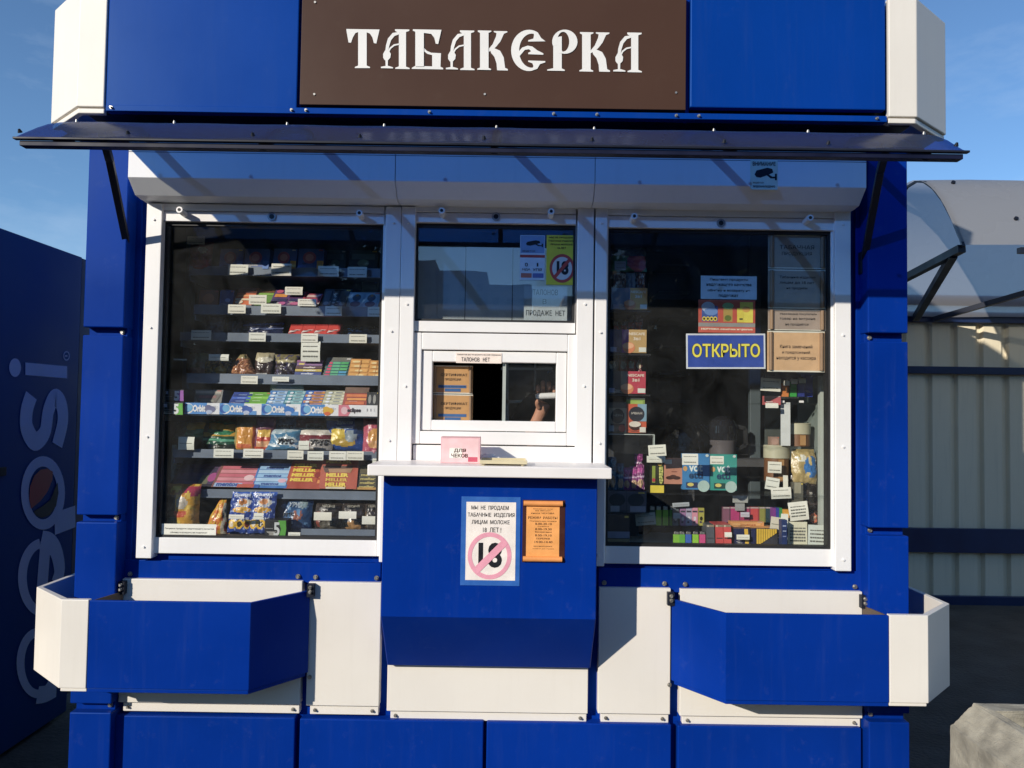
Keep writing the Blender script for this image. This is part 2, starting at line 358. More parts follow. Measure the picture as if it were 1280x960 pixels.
# ---- windows
def frame(p, o, i, yf, yb, m=WHITE):     # picture frame between outer and inner rectangles (x0,x1,z0,z1)
    p.box(o[0], i[0], yf, yb, o[2], o[3], m); p.box(i[1], o[1], yf, yb, o[2], o[3], m)
    p.box(i[0], i[1], yf, yb, i[3], o[3], m); p.box(i[0], i[1], yf, yb, o[2], i[2], m)
def peg(p, px, py):
    c = at(px, py, YF-.05)
    p.cyl((c.x, YF-.001, c.z-.004), (c.x, YF-.05, c.z), .0115, WHITE, 14); p.cyl((c.x, YF-.0502, c.z), (c.x, YF-.051, c.z), .006, RUBBER, 10)
def lock(p, px, py):
    c = at(px, py, YF); p.cyl((c.x, YF, c.z), (c.x, YF-.004, c.z), .0155, ZINC, 16); p.cyl((c.x, YF-.004, c.z), (c.x, YF-.005, c.z), .009, RUBBER, 12)
def window(nm, outer, inner, hdr, pegs, lk, gm):
    o = rc(*outer, YF); i = rc(*inner, YG)
    p = MB(); frame(p, o, (i[0], i[1], i[2], i[3]), YF+.008, YW+.03)
    fr = p.build(nm, kiosk, .002)
    h = rc(*hdr, YF); q = MB(); q.box(h[0], h[1], YF, YF+.02, h[2], h[3], WHITE); zs = h[3]+.006
    q.box(h[0], h[1], YF-.004, YF+.02, zs-.003, zs+.022, WHITE)
    for a in pegs: peg(q, *a)
    lock(q, *lk); q.build('header_rail', fr, .0015)
    s_ = MB(); t = .009; frame(s_, (i[0], i[1], i[2], i[3]), (i[0]+t, i[1]-t, i[2]+t, i[3]-t*1.6), YG-.006, YW+.02, RUBBER); s_.build('rubber_seal', fr)
    g_ = MB(); g_.box(i[0]+t*.5, i[1]-t*.5, YG, YG+.004, i[2]+t*.5, i[3]-t*.5, gm); g_.build('pane', fr)
    return fr
window('window', (180, 256, 485, 694), (200, 279, 476, 673), (198, 266, 480, 278), [(224, 262), (449, 266)], (340, 271), GLASS)
window('window', (753, 258, 1043, 707), (758, 287, 1037, 684), (758, 272, 1043, 286), [(793, 270), (1013, 272)], (901, 279), GLASSR)
wc = window('window', (516, 256, 720, 415), (519, 281, 719, 403), (518, 267, 720, 279), [(552, 263), (689, 264)], (620, 271), GLASSC)
# cover strips / mullions
for xa, xb, ya, yb, dy in ((176.5, 196, 254, 698, 0), (478, 497.5, 258, 703, .001), (499, 516.5, 258, 600, 0), (720.5, 741, 258, 600, 0), (742.5, 757.5, 258, 708, .001), (1044, 1064, 260, 714, 0)):
    x0, x1, z0, z1 = rc(xa, ya, xb, yb, YF-.012); p = MB()
    p.box(x0, x1, YF-.012+dy, YW+.012, z0, z1, WHITE)
    xm = (x0+x1)/2
    for k in range(4):
        z = z1-.06-(z1-z0-.1)*k/3
        p.cyl((xm, YF-.012, z), (xm, YF-.017, z), .0045, WHITE, 10, r2=.0035)
    p.build('cover_strip', kiosk, .0025)
# ---- service window under the middle pane
o = rc(516, 417, 720, 556, YF+.004); i = rc(526, 438, 709, 540, YF+.004)
p = MB(); frame(p, o, i, YF+.004, YW+.02)
x0, x1, z0, z1 = rc(516, 557.5, 720, 577, YF+.007); p.box(x0, x1, YF+.007, YW+.02, z0-.02, z1, WHITE)
sw = p.build('service_window', kiosk, .003)
o2 = rc(527, 439.5, 708, 539, YF+.016); i2 = rc(540, 453, 695, 526, YF+.016)
p = MB(); frame(p, o2, i2, YF+.014, YW+.02); p.build('sash', sw, .003)
xm = gx(628, YG, 490)
p = MB(); p.box(xm, i2[1]+.005, YG+.008, YG+.011, i2[2]-.005, i2[3]+.005, GLASS)
p.box(xm, xm+.012, YG+.004, YG+.012, i2[2]-.005, i2[3]+.005, PALE); p.build('sliding_pane', sw)
# ---- counter shelf and the box below it
p = MB(); Ys = 2.50; x0, x1 = gx(459, Ys, 588), gx(765, Ys, 590); zt, zb = gz(583, Ys), gz(597, Ys)
p.box(x0, x1, Ys, YW-.03, zb, zt, surf('white_laminate', (.84, .80, .77), .4, var=.03, speck=.05)); p.build('counter_shelf', kiosk, .004, seg=3)
p = MB(); Yx = 2.575; x0, x1 = gx(477.5, Yx, 690), gx(746, Yx, 690); zt = zb-.004; zc, zd = gz(772.5, Yx), gz(833, 2.74)
p.prism([(x0, Yx, zt), (x0, Yx, zc), (x0, 2.735, zd), (x0, YW, zd), (x0, YW, zt)], (x1-x0, 0, 0), BLUE)
p.build('counter_box', kiosk, .004, seg=3)
# ---- awning
ax0, ax1 = gx(18, 2.15, 180), gx(1210, 2.15, 190)
arc = [(2.15, gz(171.5, 2.15, 17)), (2.175, gz(169, 2.175, 24)), (2.20, gz(166, 2.2, 31)), (2.25, gz(159.5, 2.25, 45)), (2.30, gz(154.8, 2.3, 58)), (2.36, gz(152.6, 2.36, 72)), (2.43, gz(152.0, 2.43, 89)), (2.52, gz(153, 2.52, 108)), (2.62, gz(156, 2.62, 128)), (2.79, 2.50)]
aw = bpy.data.objects.new('awning', None); col.objects.link(aw); aw.parent = kiosk; aw.location = Vector((-.06, 2.5, 2.3))-Vector(kiosk.location)
SHEET = translucent('smoked_blue_awning_sheet', (.115, .108, .11), (.20, .42, .78), .40, .60, .17)
p = MB(); nx = 60; vs = []; n = len(arc)
for k, (y, z) in enumerate(arc):
    for i in range(nx+1):
        x = ax0+(ax1-ax0)*i/nx
        vs.append((x, y, z + .0025*math.sin(i*.9+k)*(1 if k in (1, 2, 3) else .3)))
p.add(vs, [(k*(nx+1)+i, k*(nx+1)+i+1, (k+1)*(nx+1)+i+1, (k+1)*(nx+1)+i) for k in range(n-1) for i in range(nx)], SHEET, True)
ob = p.build('sheet', aw); sm = ob.modifiers.new('solid', 'SOLIDIFY'); sm.thickness = .004
p = MB(); y, z = arc[0]
p.box(ax0+.01, ax1-.01, y+.006, y+.036, z-.021, z-.007, surf('awning_steel_rail', (.008, .011, .035), .5, spec=.2, var=.3, vscale=9, speck=.08, speckc=(.15, .13, .1)))
p.box(ax0-.004, ax1+.004, y-.004, y+.012, z-.005, z+.001, DARKM)
p.build('front_rail', aw, .001)
p = MB(); p.box(ax0+.02, ax1-.02, 2.77, 2.798, 2.47, 2.502, surf('awning_back_rail', (.006, .012, .06), .4)); p.build('back_rail', aw, .001)
for x in [gx(139, 2.45, 190)-.0, gx(1098, 2.45, 190), -.72, -.06, .62]:
    q = MB()
    for k in range(n-1):
        a = Vector((x, arc[k][0]+.01, arc[k][1]-.014)); c = Vector((x, arc[k+1][0]+.01, arc[k+1][1]-.014)); q.bar(a, c, .02, .02, DARKM, up=(1, 0, 0))
    q.build('rib', aw)
    if x < -1 or x > 1:
        q = MB(); wx = gx(161, 2.78, 315) if x < 0 else gx(1079, 2.78, 325); zz = gz(313, 2.78, 160) if x < 0 else gz(326, 2.78, 1079)
        top = Vector((x, 2.44, 2.43)); q.bar((wx, 2.775, zz), (wx*.15+x*.85, 2.47, 2.35), .022, .022, DARKM); q.bar((wx*.15+x*.85, 2.47, 2.35), top+Vector((0, -.06, 0)), .022, .022, DARKM)
        q.box(wx-.016, wx+.016, 2.762, 2.80, zz-.05, zz+.03, DARKM)
        for dz in (-.012, -.034): q.bolt(wx, 2.762, zz+dz, .006)
        q.build('bracket', aw, .0015)
for px in (25, 160, 316, 450, 605, 740, 905, 1035, 1195):
    x = gx(px, 2.2, 172); q = MB(); q.cyl((x, 2.20, arc[2][1]+.001), (x-.0, 2.194, arc[2][1]+.009), .007, DARKM, 10, r2=.003)
    q.build('sheet_bolt', aw); q = MB(); q.cyl((x+.03, 2.43, arc[6][1]-.002), (x+.03, 2.428, arc[6][1]+.007), .006, ZINC, 10, r2=.003); q.build('sheet_bolt', aw)

# ------------------------------------------------------------------ signs and notices on the outside
YS = YC-.008
p = MB(); x0, x1 = gx(376, YS, 70), gx(857.5, YS, 70); z0, z1 = gz(134, YS), ZT-.004
p.box(x0, x1, YS, YC+.02, z0, z1, BROWN)
for px, py in ((393, 118), (845, 116), (606, 118), (394, 3)):
    c = at(px, py, YS); p.cyl((c.x, YS, c.z), (c.x, YS-.003, c.z), .004, ZINC, 8)
sign = p.build('shop_sign', bevel=.002)
tag(sign, 'brown shop sign with white old Slavonic lettering above the awning', 'sign')
GL = MB(); GO = [0]
def T(x, y): return at(400+x/2.909, 10+y/2.909, YS)
def poly(pts):
    GO[0] += 1; y = YS-.0012-.00025*(GO[0] % 9)
    GL.add([(T(*q).x, y, T(*q).z) for q in pts], [tuple(range(len(pts)))], VINYL)
def stroke(pts, ws):
    L_, R_ = [], []
    for i, q in enumerate(pts):
        a = Vector(pts[max(0, i-1)]); c = Vector(pts[min(len(pts)-1, i+1)]); d = (c-a).normalized(); nn = Vector((-d.y, d.x))*ws[i]/2
        L_.append(tuple(Vector(q)+nn)); R_.append(tuple(Vector(q)-nn))
    poly(L_+R_[::-1])
def ell(cx, cy, rx, ry, a0=0, a1=360, n=24): return [(cx+rx*math.cos(R(a0+(a1-a0)*i/n)), cy+ry*math.sin(R(a0+(a1-a0)*i/n))) for i in range(n+1)]
def gT():
    poly([(96, 77), (217, 79), (215, 86), (205, 130), (196, 128), (191, 108), (182, 94), (170, 89), (170, 210), (182, 215), (182, 219), (127, 219), (127, 215), (139, 210), (139, 88), (129, 92), (120, 107), (113, 127), (104, 126), (97, 86)])
def gA(dx, dy):
    f = lambda q: (q[0]+dx, q[1]+dy)
    poly([f(q) for q in [(273, 78), (325, 79), (325, 84), (313, 88), (313, 214), (326, 219), (326, 223), (274, 222), (274, 218), (287, 213), (287, 92), (273, 84)]])
    stroke([f(q) for q in [(289, 92), (268, 97), (253, 115), (246, 138), (243, 158)]], [8, 13, 13, 12, 10])
    stroke([f(q) for q in [(289, 132), (270, 136), (256, 147), (248, 162)]], [5, 6, 6, 6])
    poly([f(q) for q in [(243, 148), (251, 156), (258, 168), (256, 182), (248, 191), (243, 193), (236, 191), (230, 182), (230, 168), (236, 157)]])
    stroke([f(q) for q in [(243, 188), (243, 216)]], [9, 8]); poly([f(q) for q in [(222, 215), (238, 212), (250, 212), (266, 217), (266, 221), (222, 220)]])
def gB():
    poly([(338, 79), (442, 81), (440, 90), (430, 133), (421, 131), (416, 110), (405, 96), (378, 92), (378, 214), (347, 214), (347, 88), (338, 84)])
    poly([(378, 145), (388, 156), (404, 163), (440, 165), (438, 217), (408, 217), (408, 172), (390, 167), (378, 157)])
    poly([(347, 211), (438, 214), (448, 219), (448, 224), (334, 222), (334, 218)])
def gK(dx, dy):
    f = lambda q: (q[0]+dx, q[1]+dy)
    poly([f(q) for q in [(574, 83), (623, 84), (623, 88), (613, 92), (613, 219), (622, 223), (622, 227), (572, 226), (572, 222), (582, 218), (582, 92), (574, 88)]])
    poly([f(q) for q in [(632, 84), (681, 85), (681, 89), (669, 94), (656, 122), (640, 142), (625, 154), (613, 160), (613, 150), (628, 132), (640, 104), (642, 92), (632, 88)]])
    poly([f(q) for q in [(618, 150), (632, 146), (655, 156), (668, 180), (673, 218), (683, 223), (683, 228), (644, 227), (642, 202), (634, 178), (622, 164)]])
def gE():
    outer = ell(760, 155, 65, 75, -62, -298, 26); inner = ell(770, 156, 46, 62, -298, -62, 26)
    poly([(q[0], q[1]) for q in outer] + [(q[0], q[1]) for q in inner])
    poly([(776, 84), (792, 90), (804, 110), (820, 122), (757, 123), (757, 118), (776, 112), (778, 100)])
    poly([(722, 160), (735, 145), (755, 138), (772, 141), (790, 155), (812, 166), (812, 171), (757, 169), (757, 164), (768, 158), (760, 151), (745, 153), (724, 178)])
    poly([(757, 192), (819, 194), (819, 199), (800, 205), (790, 222), (770, 229), (776, 212), (772, 202), (757, 197)])
def gP():
    poly([(848, 110), (879, 104), (879, 221), (890, 226), (890, 230), (826, 229), (826, 225), (848, 220)])
    o_ = ell(890, 124, 46, 44, -200, 130, 26); i_ = ell(884, 124, 22, 36, 130, -200, 26); poly(o_+i_)
    poly([(862, 160), (880, 156), (884, 166), (868, 166)])
gT(); gA(0, 0); gB(); gA(236, 4); gK(0, 0); gE(); gP(); gK(371, 5); gA(844, 12)
GL.build('lettering', sign)

INKK = ink('1c1c22'); PAPER = ink('f0ebe2', .6); PAPERB = ink('cfdbe6', .5)
def lines(p, rows, x0, x1, y, m, bold=0.):     # rows: (text, u-left, u-right, z-bottom, z-top) in world z
    for t, a, c, z0, z1 in rows: p.text(t, x0+(x1-x0)*a, x0+(x1-x0)*c, z0, z1, y, m, bold)
def sheet(name, label, cat, rect, Y, m, rows=(), t=.0012, inkm=None, bold=0., rot=0., group=None, extra=None):
    """flat paper or sticker facing the street; rows in fractions (text,u0,u1,v0,v1) with v from the top"""
    x0, x1, z0, z1 = rc(*rect, Y)
    e = thing(name, label, cat, ((x0+x1)/2, Y, z0), group)
    p = MB(); p.box(x0, x1, Y, Y+t, z0, z1, m); pap = p.build('paper', e)
    q = MB()
    if extra: extra(q, x0, x1, z0, z1, Y)
    for t_, a, c, va, vb in rows: q.text(t_, x0+(x1-x0)*a, x0+(x1-x0)*c, z1-(z1-z0)*vb, z1-(z1-z0)*va, Y-.0012, inkm or INKK, bold)
    if q.v: q.build('print', e)
    if rot: e.rotation_euler.y = R(rot)
    return e
# age limit notice
def no18(q, x0, x1, z0, z1, Y):
    w, h = x1-x0, z1-z0
    W = ink('f3e9e0', .5)
    q.box(x0+w*.085, x1-w*.075, Y-.0006, Y-.0001, z0+h*.06, z1-h*.06, W)
    c = (x0+w*.49, z0+h*.335)
    PK = ink('eba3b4'); q.text('18', c[0]-w*.19, c[0]+w*.21, c[1]-h*.135, c[1]+h*.15, Y-.0009, INKK, .035)
    q.disc(c, w*.37, h*.265, Y-.0013, PK, 40, ring=.19)
    a, cc = Vector((c[0]-w*.25, c[1]-h*.185)), Vector((c[0]+w*.27, c[1]+h*.165)); d = (cc-a).normalized(); n_ = Vector((-d.y, d.x))*.0115
    q.quad((a.x-n_.x, Y-.0017, a.y-n_.y), (cc.x-n_.x, Y-.0017, cc.y-n_.y), (cc.x+n_.x, Y-.0017, cc.y+n_.y), (a.x+n_.x, Y-.0017, a.y+n_.y), PK)
YB = Yx-.0016
sheet('age_notice', 'white no under 18 tobacco notice with pink prohibition ring on blue counter box', 'notice', (576, 621, 650, 732), YB, ink('2a62b0', .5),
      [('МЫ  НЕ  ПРОДАЕМ', .17, .80, .10, .155), ('ТАБАЧНЫЕ  ИЗДЕЛИЯ', .11, .90, .18, .235), ('ЛИЦАМ  МОЛОЖЕ', .18, .82, .262, .317), ('18  ЛЕТ !', .37, .68, .345, .40)], extra=no18, bold=.012)
def scroll(q, x0, x1, z0, z1, Y):
    w, h = x1-x0, z1-z0; A = ink('f2a860', .5); DK = ink('3a1410', .6)
    q.box(x0+w*.09, x1-w*.13, Y-.0008, Y-.0001, z0+h*.06, z1-h*.06, A)
    for zc in (z1-h*.055, z0+h*.055):
        q.cyl((x0+w*.02, Y-.003, zc), (x1-w*.06, Y-.003, zc), h*.045, ink('e89a58', .5), 10)
sheet('opening_hours_notice', 'orange parchment scroll opening hours notice on blue counter box', 'notice', (653, 625, 706, 703), YB, ink('3b120c', .55),
      [('Уважаемые гости', .24, .70, .135, .15), ('на август', .30, .66, .165, .185), ('киоск ЧЕХОВА', .20, .75, .20, .225), ('РЕЖИМ  РАБОТЫ', .13, .82, .265, .305),
       ('Понедельник-пятница', .17, .80, .33, .35), ('8.00-20.10', .30, .69, .365, .40), ('Суббота', .36, .62, .415, .435), ('8.00-19.30', .30, .69, .45, .485), ('Воскресенье', .30, .69, .50, .53),
       ('8.00-19.10', .30, .69, .55, .585), ('ПЕРЕРЫВ', .33, .65, .605, .632), ('14.00-14.40', .29, .71, .655, .69), ('БЕЗ ВЫХОДНЫХ', .27, .71, .735, .755), ('телефон для справок', .24, .76, .775, .79)],
      extra=scroll, inkm=ink('3c1a10', .6), bold=.01)
def camicon(q, x0, x1, z0, z1, Y):
    w, h = x1-x0, z1-z0
    P_ = lambda u, v: (x0+w*u, Y-.0008, z1-h*v)
    q.add([P_(.15, .50), (P_(.22, .36)), P_(.62, .26), P_(.80, .30), P_(.84, .42), P_(.66, .50), P_(.36, .60), P_(.22, .58)], [tuple(range(8))], INKK)
    q.add([P_(.60, .52), P_(.66, .48), P_(.80, .56), P_(.92, .56), P_(.92, .62), P_(.74, .62)], [tuple(range(6))], INKK)
    q.add([P_(.90, .46), P_(.97, .46), P_(.97, .68), P_(.90, .68)], [(0, 1, 2, 3)], INKK)
sheet('camera_sticker', 'small pale video surveillance sticker on white shutter box', 'sticker', (938, 200, 972, 237), Yb-.002, ink('d8e0cc', .5),
      [('ВНИМАНИЕ', .08, .92, .06, .20), ('ВЕДЁТСЯ', .10, .48, .74, .80), ('ВИДЕОНАБЛЮДЕНИЕ', .10, .90, .86, .94)], extra=camicon, bold=.02)
# things lying on the counter shelf
sh = gz(583, 2.5)
p = MB(); x0, x1, _, zt = rc(551, 547, 600, 574, 2.62)
PK2 = ink('e9b9bd', .5)
p.box(x0, x1, 2.62, 2.70, sh+.0005, zt, PK2); p.box(x0+.004, x1-.004, 2.6192, 2.6199, sh+.003, zt-.004, ink('f0c8c8'))
p.box(x0+.03, x1-.06, 2.6184, 2.619, sh+.018, sh+.052, ink('f2ece0', .6)); p.text('ДЛЯ', x0+.045, x0+.085, sh+.036, sh+.050, 2.6178, ink('5a3a30'), .02); p.text('ЧЕКОВ', x0+.036, x0+.092, sh+.020, sh+.033, 2.6178, ink('5a3a30'), .02)
p.box(x1-.04, x1-.008, 2.6184, 2.619, sh+.006, sh+.022, ink('c2566a')); p.box(x0, x1, 2.62, 2.70, zt+.0006, zt+.002, ink('d9a5a8'))
o_ = p.build('receipt_box', bevel=.001); tag(o_, 'small pink cardboard box for receipts on white counter shelf', 'box')
p = MB(); x0, x1, _, _ = rc(600, 570, 659, 578, 2.56)
TR = surf('yellowed_clear_plastic', (.66, .58, .38), .2, coat=.5)
for a, c, d, e_ in ((x0, x1, 2.53, 2.535), (x0, x1, 2.665, 2.67), (x0, x0+.005, 2.535, 2.665), (x1-.005, x1, 2.535, 2.665)): p.box(a, c, d, e_, sh+.006, sh+.018, TR)
p.box(x0+.005, x1-.005, 2.535, 2.665, sh+.005, sh+.008, TR)
for a in (x0+.012, x1-.016):
    for d in (2.545, 2.655): p.cyl((a, d, sh), (a, d, sh+.006), .006, TR, 8)
o_ = p.build('coin_tray', bevel=.001); tag(o_, 'shallow yellowish plastic coin tray on white counter shelf', 'tray')
p = MB(); vs = []; c = at(612, 570, 2.69)
for i in range(9):
    for j in range(7):
        u, v = i/8, j/6; vs.append((c.x+.075*(u-.5)+.004*noise.noise((u*4, v*4, 1)), 2.678+.03*v, sh+.004+.028*math.sin(math.pi*min(1, v*1.1))*(.5+.5*math.sin(math.pi*u))+.006*noise.noise((u*5, v*5, 3))))
p.add(vs, [(i*7+j, (i+1)*7+j, (i+1)*7+j+1, i*7+j+1) for i in range(8) for j in range(6)], ink('eeeeee', .6), True)
o_ = p.build('crumpled_receipt'); tag(o_, 'crumpled white paper slip behind the plastic coin tray', 'paper'); sm = o_.modifiers.new('s', 'SOLIDIFY'); sm.thickness = .001
sheet('window_slip', 'narrow cream paper slip at top of the small service window', 'notice', (570, 441, 627, 454), YF+.011, ink('f3e3d6', .6),
      [('закрытие на технологический перерыв', .02, .98, .10, .28), ('ТАЛОНОВ   НЕТ', .12, .74, .45, .85)], bold=.0)

# ------------------------------------------------------------------ flower boxes
def flower_box(sgn, label):
    Y0, Yb_ = 2.57, 2.755
    if sgn < 0: xi_b, xi_f, xs, xe, xo, py0, py1 = 386, 312, 109, 75, 43, 752, 862
    else: xi_b, xi_f, xs, xe, xo, py0, py1 = 839, 907, 1112, 1160, 1187, 768, 877
    pxm = (xi_f+xs)/2
    zt, zb = gz(py0, Y0, pxm), gz(py1, Y0, pxm)
    X = lambda px, Y: gx(px, Y, 810)
    e = thing('flower_box', label, 'flower box', ((X(xi_f, Y0)+X(xs, Y0))/2, Y0, zb), 'flower boxes on the kiosk front')
    t = .012; s = 1 if sgn > 0 else -1
    a, b_, c, d, f = X(xi_b, Yb_), X(xi_f, Y0), X(xs, Y0), X(xe, Y0), X(xo, 2.74)
    p = MB()
    p.prism([(a, Yb_, zb), (b_, Y0, zb), (c-s*.002, Y0, zb), (c-s*.002, Y0+t, zb), (b_+s*.004, Y0+t, zb), (a+s*.018, Yb_, zb)], (0, 0, zt-zb), BLUE)
    p.prism([(a+s*.01, Yb_, zb-.014), (b_+s*.003, Y0+.004, zb-.014), (c-s*.002, Y0+.004, zb-.014), (c-s*.002, Y0+.02, zb-.014), (b_+s*.008, Y0+.02, zb-.014), (a+s*.028, Yb_, zb-.014)], (0, 0, .0135), BLUE)
    p.build('blue_panel', e, .002)
    p = MB()
    p.prism([(c, Y0-.001, zb), (d, Y0-.001, zb), (f, 2.74, zb), (f, 3.0, zb), (f-s*.02, 3.0, zb), (f-s*.02, 2.745, zb), (d-s*.008, Y0+.02, zb), (c, Y0+.02, zb)], (0, 0, zt-zb+.002), CREAM)
    p.prism([(c, Y0+.004, zb-.012), (d-s*.003, Y0+.004, zb-.012), (d-s*.01, Y0+.02, zb-.012), (c, Y0+.02, zb-.012)], (0, 0, .0115), CREAM)
    p.build('cream_end_panel', e, .002)
    p = MB()   # floor and soil of the box, bolted brackets at the wall
    p.add([(a+s*.02, Yb_, zb+.012), (b_+s*.006, Y0+t, zb+.012), (d-s*.008, Y0+.02, zb+.012), (f-s*.021, 2.75, zb+.012), (f-s*.021, 2.757, zb+.012)], [(0, 1, 2, 3, 4)], DARKM); p.build('bottom_sheet', e)
    for xx in (a-s*.004, X(150 if sgn < 0 else 1080, 2.75)):
        p = MB(); p.box(xx-.012, xx+.012, 2.74, 2.797, zt-.02, zt+.025, DARKM)
        for dz in (.004, .02): p.bolt(xx, 2.74, zt-.006+dz, .0065)
        p.build('mounting_clip', e)
    p = MB(); p.bolt(a-s*.004, 2.762, zb-.018, .007); p.build('panel_bolt', e)
    p = MB()
    q = X(150 if sgn < 0 else 1080, 2.75)
    p.bar((q, 2.757, zt-.03), (c+s*.02, Y0+.03, zt-.03), .004, .035, surf('brownish_primer_steel', (.10, .07, .05), .6)); p.build('inner_stay', e)
flower_box(-1, 'blue flower box whose cream end nearly touches the drinks fridge')
flower_box(1, 'blue flower box on the side nearest the corrugated fence')
# alarm lamp on the far side of the right post
p = MB(); c = at(1139, 208, 3.0); xr = XR-.01
p.box(xr, xr+.03, 2.96, 3.04, c.z-.06, c.z+.05, surf('grey_lamp_base', (.25, .25, .25), .5)); lamp = p.build('alarm_lamp', bevel=.003)
tag(lamp, 'small red alarm lamp at upper corner of kiosk side', 'lamp')
p = MB(); n1, n2 = 14, 8; vs = []
for j in range(n2+1):
    t = math.pi/2*j/n2
    for i in range(n1): vs.append((xr+.03+.045*math.sin(t), 3.0+.034*math.cos(t)*math.cos(2*math.pi*i/n1), c.z+.034*math.cos(t)*math.sin(2*math.pi*i/n1)))
p.add(vs, [(j*n1+i, j*n1+(i+1) % n1, (j+1)*n1+(i+1) % n1, (j+1)*n1+i) for j in range(n2) for i in range(n1)], surf('red_plastic_dome', (.45, .02, .015), .25, coat=.4), True); p.build('lens', lamp)
# ================================================================== neighbours
# ---- drinks fridge on the left, its side turned to us
XF = -2.21
fr = thing('drinks_fridge', 'dark blue drinks fridge with grey lettering left of the kiosk', 'fridge', (XF-.45, 2.95, 0))
FB = surf('navy_fridge_side', (.013, .075, .23), .5, coat=.0, spec=.15, var=.10, vscale=1.5, speck=.05)
zt = (atX(30, 296, XF).z + atX(95, 318, XF).z)/2; yb = atX(97, 500, XF).y
p = MB(); p.box(XF-.9, XF, 2.35, yb, .02, zt, FB); p.build('cabinet', fr, .006)
p = MB(); p.box(XF-.9, XF-.004, yb+.004, yb+.20, .10, zt-.004, surf('grey_fridge_back', (.10, .09, .12), .6)); p.build('back_panel', fr, .003)
p = MB(); p.box(XF-.88, XF-.02, 2.29, 2.342, .28, zt-.02, surf('fridge_door', (.02, .03, .06), .2)); p.build('door', fr, .004)
for x, y in ((XF-.8, 2.5), (XF-.8, yb-.08), (XF-.08, 2.5), (XF-.08, yb-.08)): p = MB(); p.cyl((x, y, 0), (x, y, .02), .04, DARKM); p.build('foot', fr)
LG = surf('pale_grey_decal', (.92, .92, .90), .6, spec=.15, var=.05)
q = MB()
FZ = [0]
def fpoly(pts, m=None):
    FZ[0] += 1; xx = XF+.0012+.0003*(FZ[0] % 7)
    vs = [atX(px, py, XF) for px, py in pts]; q.add([(xx, v.y, v.z) for v in vs], [tuple(range(len(pts)))], m or LG)
def fring(cx, cy, rx, ry, tx, ty, a0=0, a1=360, n=40, m=None):
    FZ[0] += 1; xx = XF+.0012+.0003*(FZ[0] % 7); vs = []
    for k in (0, 1):
        for i in range(n+1):
            t = R(a0+(a1-a0)*i/n); v = atX(cx+(rx-k*tx)*math.cos(t), cy+(ry-k*ty)*math.sin(t), XF); vs.append((xx, v.y, v.z))
    q.add(vs, [(i, i+1, n+2+i, n+1+i) for i in range(n)], m or LG)
def fstroke(pts, w, m=None):             # smooth thick line, width (wx, wy) in picture units turned into real size on the plane
    P_ = []
    for i in range(len(pts)-1):
        p0, p1, p2, p3 = pts[max(0, i-1)], pts[i], pts[i+1], pts[min(len(pts)-1, i+2)]
        for k in range(6):
            t = k/6; P_.append(tuple(.5*((2*p1[a])+(-p0[a]+p2[a])*t+(2*p0[a]-5*p1[a]+4*p2[a]-p3[a])*t*t+(-p0[a]+3*p1[a]-3*p2[a]+p3[a])*t**3) for a in (0, 1)))
    P_.append(pts[-1])
    W_ = [atX(a, c, XF) for a, c in P_]; W_ = [Vector((v.y, v.z)) for v in W_]; FZ[0] += 1; xx = XF+.0012+.0003*(FZ[0] % 7); l, r = [], []
    for i, v in enumerate(W_):
        d = (W_[min(i+1, len(W_)-1)]-W_[max(i-1, 0)]).normalized(); nn = Vector((-d.y, d.x))*w*.65; l.append(v+nn); r.append(v-nn)
    vs = [(xx, v.x, v.y) for v in l+r]; n = len(l); q.add(vs, [(i, i+1, n+i+1, n+i) for i in range(n-1)], m or LG)
C5 = lambda x, y: (x/3.69, 440+y/3.69)
fring(*C5(68, 72), 7.4, 11.6, 7.3, 11.5)
fpoly([C5(115, 48), C5(308, 66), C5(308, 122), C5(115, 106)])
fstroke([C5(143, 200), C5(122, 270), C5(122, 350), C5(160, 412), C5(205, 370), C5(222, 270), C5(250, 212), C5(280, 240), C5(288, 320), C5(262, 430)], .068)
fring(*C5(196, 650), 27.5, 46, 9.5, 13)
fstroke([C5(250, 792), C5(345, 758)], .085)
fring(*C5(304, 18), 4, 6, 1, 1.5); q.text  # registered mark ring
fpoly([(81, 444), (84, 444), (84, 446), (81, 446)])
fstroke([(54, 768), (52, 745), (54, 712), (57, 676)], .065)
fring(53, 722, 31, 49, 11, 12, 92, 262)
fstroke([(51, 675), (62, 678), (70, 690), (74, 712), (70, 728)], .068)
fring(47, 829, 27, 44, 10, 11)
fstroke([(46, 869), (58, 867), (70, 861)], .06)
q.build('lettering', fr)
q = MB(); cx, cy = C5(198, 650)
def blob(pts, m):
    vs = [atX(*C5(*a), XF) for a in pts]; q.add([(XF+.004, v.y, v.z) for v in vs], [tuple(range(len(pts)))], m)
blob([(140, 722), (131, 680), (135, 620), (155, 570), (185, 542), (215, 538), (240, 552), (238, 590), (215, 645), (180, 690)], surf('red_decal', (.70, .09, .06), .5))
blob([(150, 735), (190, 712), (230, 680), (262, 600), (266, 650), (255, 710), (225, 752), (190, 765), (165, 755)], surf('dark_navy_decal', (.004, .012, .02), .5))
q.build('round_emblem', fr)
p = MB(); v = atX(2, 589, XF); p.box(XF, XF+.012, v.y-.03, v.y+.016, v.z-.02, v.z+.018, RUBBER); p.build('side_latch', fr, .002)

